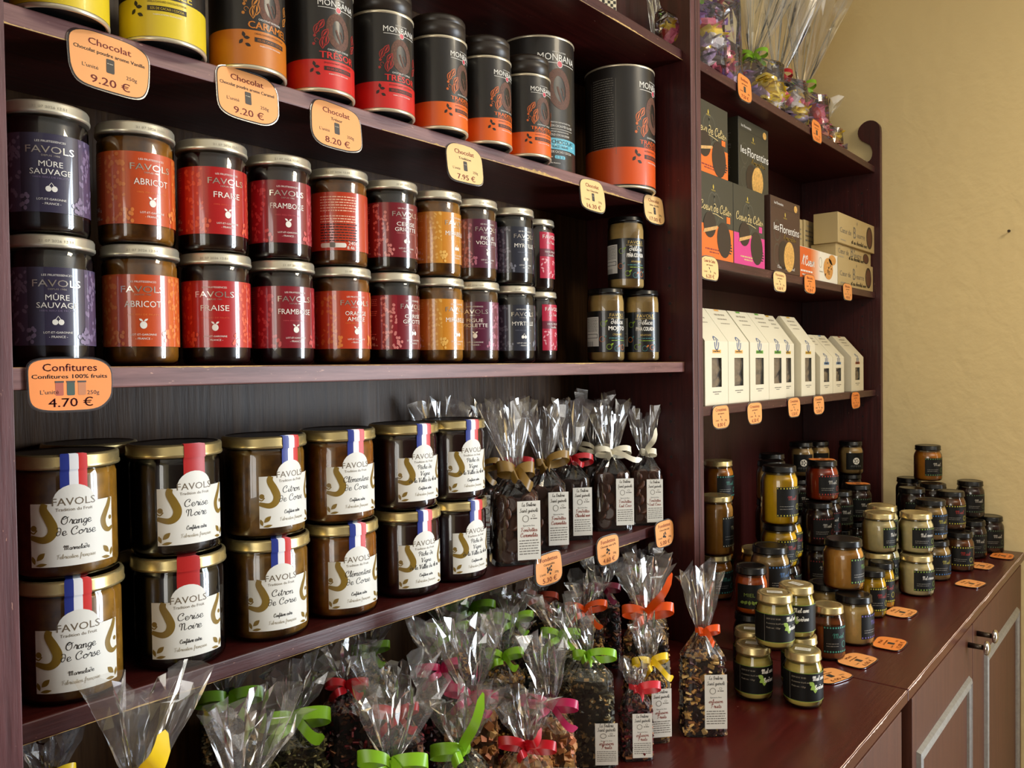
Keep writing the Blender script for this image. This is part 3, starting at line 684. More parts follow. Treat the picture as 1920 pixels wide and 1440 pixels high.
# ------------------------------------------------------------------ cocoa tins
def tin_label(key, r, z0, z1, band, bandh, name, sub, podc, kind='small'):
    mat('band_'+key, band, .36, coat=.2); mat('pod_'+key, podc, .4); mat('cocoa_brown', (92, 54, 36), .55, noise=.4, nscale=500); mat('monb_red', (196, 60, 80), .35)
    mat('choc_dark', (38, 26, 20), .5)
    p = Print(); H = z1-z0; bt = z0+bandh
    p.rect(-PI*r, PI*r, z0, z1, 'can_black', 0)
    if kind != 'ice': p.rect(-PI*r, PI*r, z0, bt, 'band_'+key, 1)
    k = r/.0375
    lw = .0225*k
    p.text('CHOCOLATERIE', 0, z1-.0135*k, .0014*k, 'white', 2, w=.016*k).text('MONBANA', 0, z1-.0212*k, .0068*k, 'white', 2, w=.0455*k)
    p.rect(-lw, lw, z1-.0236*k, z1-.0231*k, 'white', 2).ell(0, z1-.0240*k, .0028*k, .0028*k, 'monb_red', 3, 12).ring(0, z1-.0240*k, .0032*k, .0032*k, .0005*k, 'white', 3, 14)
    cy = z1-.0475*k
    p.ring(0, cy, .0108*k, .0160*k, .0072*k, 'cocoa_brown', 2, 26, .15).stroke(catmull([(-.003*k, cy+.002*k), (.000, cy-.006*k), (.004*k, cy-.013*k)], 4), .0022*k, 'cocoa_brown', 2)
    p.stroke(catmull([(.002*k, cy+.001*k), (.004*k, cy-.002*k), (.0045*k, cy-.006*k)], 3), .0014*k, 'cocoa_brown', 2)
    if kind == 'ice':
        p.text('PREPARATION INSTANTANÉE POUR', 0, .074, .0022, 'white', 2, w=.046).text('BOISSON CACAOTÉE GLACÉE', 0, .068, .0035, 'white', 2, w=.054).rect(-.028, .028, .0645, .065, 'white', 2)
        p.text('INSTANT PREPARATION FOR', 0, .060, .002, 'white', 2, w=.036).text('COLD COCOA DRINK', 0, .0545, .0032, 'white', 2, w=.040)
        p.rect(-.045, .045, .034, .051, 'band_'+key, 2)
        mat('ice_pale', (176, 222, 230), .4); R = random.Random(3)
        for i in range(16):
            x = R.uniform(-.044, .040); y = R.uniform(.0345, .046); p.poly([(x, y), (x+R.uniform(.002, .005), y+.001), (x+.002, y+.0045)], 'ice_pale', 3)
        p.text('ICE CHOCOLAT', 0, .0425, .0062, 'ink', 4, w=.060).text('GLACÉ / FRAPPÉ', 0, .0365, .0034, 'ink', 4, w=.032)
        p.text('33% DE CACAO / COCOA', 0, .0285, .0036, 'white', 2, w=.050).greek(-.030, -.014, .021, .0018, 'ink_light', 2, 1)
        p.rrect(-.011, .009, .0198, .0248, .002, 'band_'+key, 2).text('1 2 3', -.001, .0208, .003, 'ink', 3, w=.013)
        p.text('MADE IN FRANCE', -.014, .012, .0018, 'white', 2, w=.026).rect(-PI*r, -PI*r*.72, z1-.030, z1-.004, 'band_'+key, 2)
    else:
        p.text('CHOCOLAT EN POUDRE' if kind == 'vc' else 'CHOCOLAT CHAUD', 0, bt+.0105*k, .0019*k, 'white', 2, w=.026*k)
        ws = min(.046*k, .0072*len(name[0])*k); p.text(name[0], 0, bt+.0018*k if len(name) == 1 else bt+.004*k, .0074*k if len(name) == 1 else .0046*k, 'band_'+key, 2, w=ws, bold=.0005)
        if len(name) > 1: p.text(name[1], 0, bt+.0005*k, .0034*k, 'band_'+key, 2, w=.036*k)
        p.text(sub, 0, bt-.0040*k, .0019*k, 'choc_dark', 3, w=.034*k).rect(-.017*k, .017*k, bt-.0112*k, bt-.0068*k, 'choc_dark', 3).text('32% DE CACAO / COCOA', 0, bt-.0102*k, .0023*k, 'band_'+key, 4, w=.029*k)
        p.text('FABRICATION FRANÇAISE', 0, bt-.0152*k, .0013*k, 'white', 3, w=.024*k)
        R = random.Random(7)
        for i, (x, y) in enumerate([(-.0245, .052), (-.0195, .060), (-.0265, .040), (-.0185, .028), (-.0155, .045), (-.0275, .026), (-.0145, .034), (.0230, .050), (.0270, .040), (.0220, .032)]):
            y = bt+y*k*.62; x *= k
            if i % 3 == 2: p.ell(x, y, .0016*k, .0016*k, 'pod_'+key, 2, 9).ring(x+.003*k, y+.004*k, .002*k, .002*k, .0005*k, 'pod_'+key, 2, 12, 0, 0, 4.6)
            else:
                a = R.uniform(.9, 2.0); p.leaf(x, y, .0128*k, .0068*k, a, 'pod_'+key, 2).leaf(x, y, .0104*k, .0046*k, a, 'choc_dark', 3).leaf(x, y, .0090*k, .0018*k, a, 'pod_'+key, 4)
        for i, (x, y) in enumerate([(-.0245, -.008), (-.0300, -.012), (-.0275, -.005), (-.0235, -.015)]): p.leaf(x*k, bt+y*k, .006*k, .0034*k, i*.9, 'choc_dark', 2)
        if kind == 'big':
            for i in range(30): p.greek(-.062-.06, -.100+.018, z1-.020-i*.0040, .0012, 'ink_grey', 2, i)
            p.rect(-.1265, -.126, z0+.05, z1-.02, 'ink_grey', 2).rect(-.0785, -.078, z0+.05, z1-.02, 'ink_grey', 2)
    b = MB(); p.emit(b, cylmap(r+.0002), .005 if r < .05 else .007); return b.mesh('label_'+key)
def tin_body(key, r, h, lidh, lid=True):
    hb = h-lidh
    b = MB(); b.lathe([(r, .0035), (r, hb-.003)], 'can_black', 52, cap0=False, cap1=False)
    e = MB(); e.lathe([(r-.003, .0035), (r-.0022, .0002), (r-.0004, 0), (r+.0007, .0008), (r+.0007, .0030), (r, .0038)], 'can_rim', 52, cap0=False, cap1=False)
    e2 = MB(); e2.lathe([(r+.0001, hb-.0036), (r+.0008, hb-.0028), (r+.0008, hb-.0006), (r-.0004, hb)], 'can_rim', 52, cap0=False, cap1=not lid)
    u = MB(); u.lathe([(r-.0028, .0035), (.0005, .0030)], 'can_under', 52, cap0=False)
    out = [('body', b.mesh(key+'_body')), ('bottom_rim', e.mesh(key+'_rim')), ('top_rim', e2.mesh(key+'_rim')), ('base', u.mesh(key+'_base'))]
    if lid:
        l = MB(); l.lathe([(r-.0035, hb), (r-.0035, hb+.002), (r-.0012, hb+.0028), (r-.0012, h-.010), (r-.0016, h-.0095), (r-.0012, h-.009), (r-.0012, h-.003), (r-.003, h), (r-.006, h-.001)], 'can_lid', 52, cap0=False)
        out.append(('lid', l.mesh(key+'_lid')))
    return out
tin = tin_body('tin', .0375, .1445, .028)
TL = {'v': tin_label('van', .0375, .0038, .113, (224, 196, 40), .034, ['VANILLE'], 'VANILLA FLAVOURED CHOCOLATE POWDER', (214, 180, 60), 'vc'),
      'c': tin_label('car', .0375, .0038, .113, (196, 112, 24), .034, ['CARAMEL'], 'CARAMEL FLAVOURED CHOCOLATE POWDER', (190, 120, 44), 'vc'),
      't': tin_label('tre', .0375, .0038, .113, (208, 36, 32), .030, ['TRÉSOR'], 'SMOOTH HOT CHOCOLATE', (168, 40, 36)),
      's': tin_label('tra', .0375, .0038, .113, (226, 100, 22), .030, ['TRADITION', 'SALON DE THÉ'], 'AUTHENTIC HOT CHOCOLATE', (206, 100, 40))}
for kx, x, ang, words in (('v', .294, 12, 'yellow banded vanilla cocoa tin cut by the top edge at far left'), ('v', .385, 6, 'yellow banded vanilla cocoa tin, second from the left'), ('c', .475, 36, 'amber banded caramel cocoa tin'),
    ('t', .565, 33, 'red banded cocoa tin next to the caramel tin'), ('t', .657, 37, 'red banded cocoa tin next to the orange banded tins'), ('s', .751, 60, 'orange banded cocoa tin, nearest of the three small ones'),
    ('s', .840, 56, 'orange banded cocoa tin, middle of the three small ones'), ('s', .929, 48, 'orange banded cocoa tin standing before the tall iced chocolate can')):
    place_jar('cocoa_tin', tin+[('label', TL[kx])], words, 'tin', (x, .745, zA+.0002), face_rot(x, .745, math.sin(math.radians(ang))), 'small cocoa tins on the upper shelf')
big = tin_body('bigtin', .060, .206, 0, False)
ice = tin_label('ice', .060, .006, .2025, (96, 182, 204), .05, ['ICE'], '', (96, 182, 204), 'ice')
bigt = tin_label('bigtra', .060, .006, .2025, (222, 84, 22), .062, ['TRADITION', 'SALON DE THÉ'], 'AUTHENTIC HOT CHOCOLATE', (206, 100, 40), 'big')
place_jar('cocoa_can', big+[('label', ice)], 'tall black iced chocolate can with pale blue band', 'can', (1.028, .800, zA+.0002), face_rot(1.028, .80, .60), 'large cocoa cans')
place_jar('cocoa_can', big+[('label', bigt)], 'large black can with wide orange band at the shelf end', 'can', (1.219, .765, zA+.0002), face_rot(1.219, .765, .93), 'large cocoa cans')
# ------------------------------------------------------------------ price tags
mat('tag_orange', (246, 168, 98), .5); mat('tag_deep', (242, 142, 64), .5); mat('tag_cream', (248, 202, 136), .5); mat('tag_border', (40, 26, 18), .5)
def tag_mesh(key, col, title, sub, price, unit="L'unité", qty='250g', pic='can', w=.070, h=.050, seed=0):
    R = random.Random(seed); p = Print()
    def outline(k):
        pts = []
        for i in range(40):
            t = 2*PI*i/40; c, s_ = math.cos(t), math.sin(t); e = .52
            wob = 1+.018*math.sin(3*t+seed)+.012*math.sin(5*t+seed*2)
            pts.append(((w/2-k)*wob*math.copysign(abs(c)**e, c), (h/2-k)*wob*math.copysign(abs(s_)**e, s_)))
        return pts
    p.poly(outline(.0010), 'tag_border', 1).poly(outline(.0018), col, 2)
    p.text(title, 0, h*.235, .0062, 'ink_red', 3, w=min(w*.62, .0046*len(title)), bold=.0003)
    if sub: p.text(sub, 0, h*.105, .0034, 'ink', 3, w=min(w*.86, .0026*len(sub)), bold=.0002)
    p.text(unit, -w*.24, -h*.17, .0034, 'ink', 3, w=.0135).text(qty, w*.26, -h*.19, .0034, 'ink', 3, w=.0095)
    mat('pic_dark', (58, 54, 48), .5); mat('pic_a', (176, 84, 60), .5); mat('pic_b', (52, 74, 62), .5); mat('pic_c', (190, 120, 74), .5)
    if pic == 'can': p.rrect(-.0035, .0035, -h*.17, h*.07, .0012, 'pic_dark', 3).greek(-.0028, .0028, -.001, .0008, 'ink_light', 4, 1)
    elif pic == 'jars':
        for k, c in enumerate(('pic_a', 'pic_b', 'pic_c')): p.rrect(-.0115+.0085*k, -.0055+.0085*k, -h*.20, h*.04, .001, c, 3).rect(-.0118+.0085*k, -.0052+.0085*k, h*.03, h*.06, 'pic_dark', 4)
    elif pic == 'choc':
        for i in range(9): p.ell(R.uniform(-.005, .005), R.uniform(-.008, .003), .002, .0018, 'pic_dark', 3, 8)
    elif pic == 'beans': p.leaf(-.002, 0, .006, .003, 2.2, 'pic_dark', 3).leaf(.002, -.006, .006, .003, 2.0, 'pic_dark', 3)
    else: p.rrect(-.005, .005, -h*.16, h*.06, .001, 'pic_dark', 3)
    p.text(price, 0, -h*.40, .0072, 'ink_red', 3, w=.0056*len(price), bold=.0003)
    b = MB(); b.prism([(x, z) for x, z in outline(0)], 0, .0006, 'laminate_clear', 'y'); b.recalc = False
    p.emit(b, planemap(0, -.0001, 0)); return b.mesh('tag_'+key)
def ptag(me, label, loc, rot, group): return tag(ob('price_tag', me, None, loc, rot), label, 'price tag', group)
GA = 'price tags along the cocoa shelf edge'
TA = [('van', 'tag_orange', 'Chocolat', 'Chocolat poudre arome Vanille', '9.20 €', .3265, .276, .05, 'peach 9.20 € price tag for the vanilla cocoa tins'),
      ('car', 'tag_orange', 'Chocolat', 'Chocolat poudre arome Caramel', '9.20 €', .462, .2815, .02, 'peach 9.20 € price tag below the caramel tin'),
      ('tre', 'tag_orange', 'Chocolat', 'Trésor', '8.20 €', .5725, .275, .04, 'orange 8.20 € price tag below the red banded tins'),
      ('tra', 'tag_cream', 'Chocolat', 'Tradition', '7.95 €', .780, .271, .0, 'pale 7.95 € price tag below the orange banded tins'),
      ('ice', 'tag_cream', 'Chocolat', 'Ice Chocolat', '16.30 €', 1.0755, .2755, .0, 'pale 16.30 € price tag below the iced chocolate can'),
      ('big', 'tag_cream', 'Chocolat', 'Salon de thé', '17.00 €', 1.268, .2805, .0, 'pale 17.00 € price tag at the end of the cocoa shelf')]
for k, (key, c, t1, t2, pr, x, z, tilt, lb) in enumerate(TA): ptag(tag_mesh(key, c, t1, t2, pr, seed=k, w=.071, h=.053), lb, (x, YF+.0555-.001, EYE+z-.006), (-.10, tilt, 0), GA)
ptag(tag_mesh('conf', 'tag_deep', 'Confitures', 'Confitures 100% fruits', '4.70 €', pic='jars', seed=7, w=.066, h=.0445), 'orange 4.70 € price tag on the jam shelf edge', (.271, YF+.0135, EYE-.009), (0, 0, 0), None)
GC = 'price tags below the chocolate bags'
for k, (key, pr, sub, x, lb) in enumerate([('f1', '5.30 €', 'Caramelita', .9425, 'peach 5.30 € price tag, left of the three'), ('f2', '4.60 €', 'Chocolat noir 67%', 1.096, 'peach 4.60 € price tag, middle of the three'), ('f3', '5.00 €', 'Chocolat lait', 1.262, 'peach price tag at the right end of the chocolate bag shelf')]):
    ptag(tag_mesh(key, 'tag_orange', 'Fondettes', sub, pr, qty='200g', pic='choc', seed=11+k, w=.066, h=.048), lb, (x, YF+.049-.012*k*k/4, EYE-.2965), (-.05, 0, 0), GC)
for (key, col, t1, pr, x, z, lb) in [('c1', 'tag_deep', 'Bonbons', '7.50 €', 1.555, .550, 'orange price tag under the big candy bags, nearer one'), ('c2', 'tag_deep', 'Bonbons', '7.50 €', 1.963, .551, 'orange price tag under the candy bags, farther one'),
    ('b1', 'tag_cream', 'Coeur de Celtes', '6.20 €', 1.395, .178, 'pale price tag below the orange biscuit boxes beside the upright'), ('b2', 'tag_cream', 'Florentins', '6.60 €', 1.731, .178, 'pale price tag below the brown nut biscuit box'),
    ('b3', 'tag_deep', 'Biscuits', '4.20 €', 1.913, .1855, 'orange price tag below the white cookie box'), ('b4', 'tag_orange', 'Biscuits', '4.90 €', 2.1865, .184, 'orange price tag below the beige biscuit boxes'),
    ('w1', 'tag_orange', 'Croustines', '8.00 €', 1.4375, -.100, 'orange 8.00 € price tag, first from the left below the white gable boxes'), ('w2', 'tag_orange', 'Croustines', '6.50 €', 1.594, -.101, 'orange 6.50 € price tag, second from the left below the white gable boxes'),
    ('w3', 'tag_orange', 'Croustines', '5.50 €', 1.8095, -.099, 'orange price tag, third below the white gable boxes'), ('w4', 'tag_orange', 'Croustines', '5.50 €', 1.9675, -.101, 'orange price tag, fourth below the white gable boxes'), ('w5', 'tag_deep', 'Croustines', '5.20 €', 2.2485, -.101, 'orange price tag below the last white gable box')]:
    ptag(tag_mesh(key, col, t1, 'pur beurre', pr, pic='beans' if key[0] != 'c' else 'box', seed=len(t1)+int(key[1]), w=.074 if key[0] != 'c' else .068, h=.046 if key[0] != 'c' else .054), lb, (x, YF+.0118, EYE+z), (-.04, 0, 0), 'price tags on the shelf unit by the wall')
for (key, pr, x, y, rz, lb) in [('h1', '6.00 €', 1.300, .438, -.35, 'orange price tag lying beside the pale green honey jars'), ('h2', '6.00 €', 1.396, .424, -.10, 'orange price tag lying in front of the brown honey jar'), ('h3', '15.00 €', 1.515, .405, .06, 'deep orange 15.00 € price tag lying in front of the creamy honey jar'),
    ('h4', '5.50 €', 1.719, .438, -.08, 'orange price tag lying in front of the small yellow honey jars'), ('h5', '8.00 €', 2.034, .374, -.18, 'pale orange price tag lying near the worktop edge past the cream honey jars'), ('h6', '7.00 €', 2.226, .386, -.05, 'peach price tag lying behind the edge beside the red lettered honey jar'), ('h7', '7.00 €', 2.371, .364, .02, 'deep orange price tag lying at the far end by the wall')]:
    ptag(tag_mesh(key, 'tag_deep' if key in ('h3', 'h7') else 'tag_orange', 'Miel', 'de Bretagne', pr, qty='250g', pic='box', seed=int(key[1])+20, w=.072, h=.052), lb, (x, y, ZT+.0022), (-PI/2, 0, rz), 'price tags lying on the worktop')
# ------------------------------------------------------------------ biscuit boxes
def carton(name, label, x0, x1, y0, y1, z0, z1, m, pr, side=None, group='biscuit boxes', rz=0, sideprint=None):
    cx, cy = (x0+x1)/2, (y0+y1)/2
    t = thing(name, label, 'box', (cx, cy, z0), rz, group)
    w, d, h = (x1-x0)/2, (y1-y0)/2, z1-z0
    b = MB().box(-w, w, -d, d, 0, h, m); bevel(ob('carton', b.mesh('carton'), t), .0008, 1)
    q = MB(); pr.emit(q, planemap(0, -d-.0001, 0)); ob('front_print', q.mesh('front_print'), t)
    if sideprint:
        q = MB(); sideprint.emit(q, lambda x, y, l: (-w-.0001-l*.00016, -x, y)); ob('side_print', q.mesh('side_print'), t)
    return t
mat('box_olive', (58, 56, 44), .42); mat('box_orange', (238, 112, 34), .42); mat('box_pink', (212, 58, 134), .42); mat('box_brown', (70, 44, 34), .42)
mat('box_kraft', (196, 174, 126), .5); mat('choco', (44, 30, 22), .4); mat('biscuit', (206, 158, 92), .6, noise=.2, nscale=300); mat('nut_gold', (212, 164, 84), .5, noise=.3, nscale=250)
mat('heart_grey', (82, 80, 66), .45); mat('gold_leaf', (226, 200, 90), .35, metal=.3); mat('script_gold', (214, 190, 130), .4); mat('box_black', (16, 15, 15), .4)
mat('cookie', (214, 152, 76), .6, noise=.15, nscale=200); mat('brand_orange', (216, 96, 30), .45); mat('box_white', (240, 234, 216), .5)
def celtes(band, W=.150, H=.156):
    p = Print(); p.rect(-W/2, W/2, 0, H*.40, band, 1)
    p.leaf(-.010, H*.865, .010, .005, 1.6, 'gold_leaf', 2).text('MAISON', -.010, H*.815, .0028, 'gold_leaf', 2, w=.016)
    for sg in (-1, 1): p.ring(-.006+sg*.013, H*.66, .013, .022, .0028, 'heart_grey', 1, 18, sg*.35)
    p.stroke([(-.028, H*.56), (-.006, H*.36), (.020, H*.56)], .0026, 'heart_grey', 1)
    p.script('Coeur de Celtes', .0, H*.57, .0078, 'script_gold', 3, pen=.0015, w=.132)
    p.stroke(catmull([(-.028, H*.52), (-.006, H*.545), (.030, H*.515)], 6), .0013, 'script_gold', 3)
    p.ell(.034, H*.25, .030, .034, 'choco', 3, 20, .2).ell(-.026, H*.40, .026, .024, 'choco', 4, 20, .4)
    p.poly([(-.054, H*.285), (.004, H*.365), (.006, H*.41), (-.050, H*.335)], 'biscuit', 5)
    p.rect(.046, .062, H*.47, H*.55, band, 2).greek(-.045, .030, H*.10, .0028, 'ink_red' if band == 'box_orange' else 'script_gold', 2, 1).greek(-.028, .012, H*.065, .0024, 'ink_red' if band == 'box_orange' else 'script_gold', 2, 2)
    for i in range(4): p.greek(.046, .070, H*(.20-.035*i), .0028, 'ink', 2, 5+i)
    return p
def florentins(W=.162, H=.160, top=True):
    p = Print(); p.leaf(-.004, H*.80, .011, .0055, 1.7, 'gold_leaf', 2).text('MAISON', -.004, H*.745, .0028, 'gold_leaf', 2, w=.018)
    p.text('les', -.054, H*.56, .016, 'white', 2, w=.028).text('Florentins', .022, H*.545, .019, 'white', 2, w=.112)
    p.script('Amandes', .022, H*.46, .0055, 'gold_ink', 2, pen=.0014, w=.075)
    p.ell(-.014, H*.24, .028, .032, 'choco', 2, 18).ell(.018, H*.235, .030, .034, 'nut_gold', 3, 20, -.3)
    for i in range(5): p.stroke(catmull([(.000+i*.009, H*.12), (.004+i*.009, H*.24), (-.002+i*.010, H*.36)], 4), .0022, 'cookie', 4)
    p.script('Chocolat lait - Caramel', 0, H*.055, .0032, 'white', 2, pen=.0006, w=.10)
    for sg in (-1, 1): p.ring(-.050, H*(.40+.16*sg), .018, .022, .0018, 'heart_grey', 1, 16)
    p.rect(-W/2, W/2, H*.875, H*.878, 'ink', 2).text('les Florentins', -.040, H*.91, .006, 'white', 2, w=.050).ell(.058, H*.93, .010, .008, 'nut_gold', 2)
    return p
BY = .690
carton('biscuit_box', 'dark biscuit box with gold script and orange base, lower one beside the upright', 1.359, 1.511, BY, BY+.055, zD2+.0003, zD2+.158, 'box_olive', celtes('box_orange'))
carton('biscuit_box', 'dark biscuit box with gold script and orange base, stacked on top', 1.346, 1.494, BY+.002, BY+.055, zD2+.1585, zD2+.2915, 'box_olive', celtes('box_orange', .146, .132))
carton('biscuit_box', 'dark biscuit box with gold script and magenta base', 1.513, 1.665, BY, BY+.055, zD2+.0003, zD2+.158, 'box_olive', celtes('box_pink'))
carton('biscuit_box', 'brown biscuit box with white lettering and nut cookies', 1.690, 1.860, BY-.003, BY+.05, zD2+.0003, zD2+.162, 'box_brown', florentins())
sp = Print(); sp.text('les Florentins', 0, -.005, .010, 'ink_grey', 1, w=.09)
s2 = Print()
for vs, fs, m_, l_ in sp.it: s2.it.append(([(y_-0, .085-x_) for x_, y_ in vs], fs, m_, l_))
carton('biscuit_box', 'black biscuit box with white lettering standing on the lower boxes', 1.632, 1.790, .732, .775, zD2+.1625, zD2+.325, 'box_olive', florentins(.15, .158), sideprint=s2)
p = Print(); p.rect(-.131, -.07, 0, .071, 'brand_orange', 1)
for i in range(6): mat('grad%d' % i, (216+4*i, 96+24*i, 30+34*i), .45); p.rect(-.07+i*.012, -.058+i*.012, 0, .071, 'grad%d' % i, 1)
p.script("A'Coeur", -.078, .030, .011, 'white', 3, pen=.0026, w=.080).greek(-.125, -.05, .014, .004, 'white', 3, 4).greek(-.115, -.06, .006, .003, 'white', 3, 5)
p.ell(.062, .034, .034, .027, 'cookie', 2, 20).ell(.092, .058, .026, .013, 'cookie', 2, 16)
R = random.Random(2)
for i in range(14): p.ell(.062+R.uniform(-.024, .024), .034+R.uniform(-.018, .018), .003, .0026, 'choco', 3, 8)
p.ring(.006, .045, .010, .012, .0014, 'ink_light', 2).greek(-.002, .024, .022, .0024, 'ink_light', 2, 3)
carton('biscuit_box', 'white and orange cookie box lying between brown and beige boxes', 1.864, 2.128, BY, BY+.05, zD2+.0003, zD2+.0725, 'box_white', p)
def beurre(W=.30, H=.072):
    p = Print(); k = W/.30
    p.text('Cœur de', -.092*k, H*.36, .014, 'ink_grey', 2, w=.086*k).text('B', -.020*k, H*.30, .032, 'ink_grey', 2, w=.020*k).text('eurre', .032*k, H*.36, .015, 'ink_grey', 2, w=.066*k)
    p.script('et au chocolat noir', .018*k, H*.10, .0052, 'ink', 2, pen=.0016, w=.13*k).ell(.105*k, H*.5, .027*k, H*.40, 'choco', 2, 20).ell(.105*k, H*.5, .022*k, H*.33, 'cocoa_brown', 3, 20)
    p.leaf(.000, H*.84, .010, .005, 1.6, 'ink_grey', 2).greek(-.13*k, -.09*k, H*.1, .003, 'ink_light', 2, 1)
    return p
carton('biscuit_box', 'beige butter biscuit box at the bottom of the stack by the wall', 2.138, 2.436, BY+.002, BY+.06, zD2+.0003, zD2+.0715, 'box_kraft', beurre())
carton('biscuit_box', 'beige butter biscuit box in the middle of the stack by the wall', 2.134, 2.430, BY+.006, BY+.07, zD2+.072, zD2+.108, 'box_kraft', beurre(.29, .035))
carton('biscuit_box', 'beige butter biscuit box on top of the stack by the wall', 2.126, 2.436, BY-.002, BY+.06, zD2+.1085, zD2+.186, 'box_kraft', beurre(.31, .077))
def plain_box():
    p = Print()
    for i in range(3): p.greek(-.028, .028, .03+i*.012, .004, 'ink_grey', 1, i)
    p.rect(-.02, .02, .068, .072, 'ink_light', 1); return p
carton('biscuit_box', 'beige biscuit box end-on behind the cookie box, right of the two', 2.10, 2.175, .765, .885, zD2+.088, zD2+.172, 'box_kraft', plain_box(), rz=0)
carton('biscuit_box', 'beige biscuit box end-on behind the cookie box, left of the two', 2.020, 2.095, .767, .885, zD2+.088, zD2+.170, 'box_kraft', plain_box())
carton('biscuit_box', 'beige biscuit box lying flat beneath the two end-on boxes', 2.005, 2.18, .758, .886, zD2+.0003, zD2+.0875, 'box_kraft', plain_box())
carton('biscuit_box', 'shaded dark brown biscuit box behind the brown nut biscuit box', 1.925, 1.998, .77, .885, zD2+.0003, zD2+.165, 'box_brown', plain_box())
# ------------------------------------------------------------------ white gable boxes
mat('sticker_or', (236, 176, 92), .5); mat('sticker_gr', (98, 160, 52), .5); mat('sticker_yl', (208, 164, 48), .5); mat('sticker_bl', (96, 132, 170), .5); mat('sticker_rd', (158, 74, 44), .5)
mat('crest_blue', (96, 112, 150), .5); mat('snack', (126, 104, 76), .6, noise=.35, nscale=110)
def gable(label, x0, x1, y0, hs, ht, d, col, win):
    w = x1-x0; t = thing('gable_box', label, 'box', ((x0+x1)/2, y0, zD3+.0003), 0, 'white gable boxes with windows')
    a = w/2; b = MB(); wx, wz0, wz1 = win
    V = [(-a, 0, 0), (a, 0, 0), (a, d, 0), (-a, d, 0), (-a, 0, hs), (a, 0, hs), (a, d, hs), (-a, d, hs), (-a, d*.5-.002, ht), (a, d*.5-.002, ht), (-a, d*.5+.002, ht), (a, d*.5+.002, ht)]
    W8 = [(-wx, 0, wz0), (wx, 0, wz0), (wx, 0, wz1), (-wx, 0, wz1)]
    b.add(V+W8, [(0, 1, 13, 12), (1, 5, 14, 13), (5, 4, 15, 14), (4, 0, 12, 15), (1, 2, 6, 5), (3, 0, 4, 7), (2, 3, 7, 6), (0, 3, 2, 1), (4, 5, 9, 8), (7, 10, 11, 6), (8, 9, 11, 10), (4, 8, 10, 7), (5, 6, 11, 9)], 'cream_card')
    ob('carton', b.mesh('carton'), t)
    q = MB().box(-wx-.002, wx+.002, .006, d-.004, .004, wz1+.004, 'snack'); ob('contents', q.mesh('contents'), t)
    g = MB(); R = random.Random(int(x0*1000)); n = 5; vs = []; fs = []
    for i in range(n+1):
        for j in range(3): vs.append((-wx+2*wx*j/2, .001+R.uniform(0, .004), wz0+(wz1-wz0)*i/n))
    for i in range(n):
        for j in range(2): fs.append((i*3+j, i*3+j+1, i*3+j+4, i*3+j+3))
    g.add(vs, fs, 'cellophane'); ob('window_film', g.mesh('window_film'), t)
    p = Print(); st_ = Print(); cr_ = Print()
    st_.rect(-.018, .018, wz1+.009, wz1+.0155, col, 2).greek(-.015, .015, wz1+.0112, .002, 'ink', 3, 1)
    cr_.ring(0, hs-.003, .0085, .014, .003, 'crest_blue', 2, 16).leaf(0, hs-.003, .02, .004, 1.4, 'crest_blue', 2)
    p.greek(-.018, .018, wz0-.010, .0016, 'ink_grey', 2, 2).greek(-.010, .010, wz0-.014, .0014, 'ink_grey', 2, 3)
    sl = math.hypot(d*.5-.002, ht-hs); ny, nz_ = -(ht-hs)/sl, (d*.5-.002)/sl
    for i in range(3): p.greek(-.022, .022, hs+sl*(.80-.13*i), .0042-.001*i, 'ink_light', 2, 9+i)
    ft_ = Print().rect(-.010, .010, hs+sl*.94, hs+sl*.99, col, 2)
    def fm(x, y, l):
        e = l*.00016+.0001
        if y <= hs: return (x, -e, y)
        k = (y-hs)/sl; return (x, k*(d*.5-.002)+ny*e, hs+k*(ht-hs)+nz_*e)
    for nm, pp in (('lettering', p), ('sticker', st_), ('crest', cr_), ('top_mark', ft_)):
        q = MB(); pp.emit(q, fm); ob(nm, q.mesh(nm), t)
WB = [(1.395, 1.494, 1, 'sticker_or', 'first white gable box with orange sticker, beside the upright'), (1.4955, 1.5925, 1, 'sticker_or', 'second white gable box with orange sticker'), (1.598, 1.695, 1, 'sticker_gr', 'white gable box with green sticker and wide gap on its left'),
      (1.6965, 1.7925, 1, 'sticker_gr', 'white gable box with green sticker, next to the yellow stickered ones'), (1.794, 1.872, 1, 'sticker_yl', 'white gable box with yellow sticker, pressed against the green stickered box'), (1.885, 1.976, 1, 'sticker_yl', 'white gable box with yellow sticker showing its left side'),
      (2.011, 2.102, 0, 'sticker_bl', 'small white gable box with blue sticker, left one'), (2.104, 2.19, 0, 'sticker_bl', 'small white gable box with blue sticker, right one'), (2.250, 2.355, 0, 'sticker_rd', 'small white gable box with rust sticker standing alone at the right end')]
for i, (a, b_, big_, col, lb) in enumerate(WB):
    gable(lb, a, b_, .695+(.012 if i == 4 else 0), .122 if big_ else .092, .190 if big_ else .150, .105, col, (.021, .034, .090) if big_ else (.019, .030, .064))
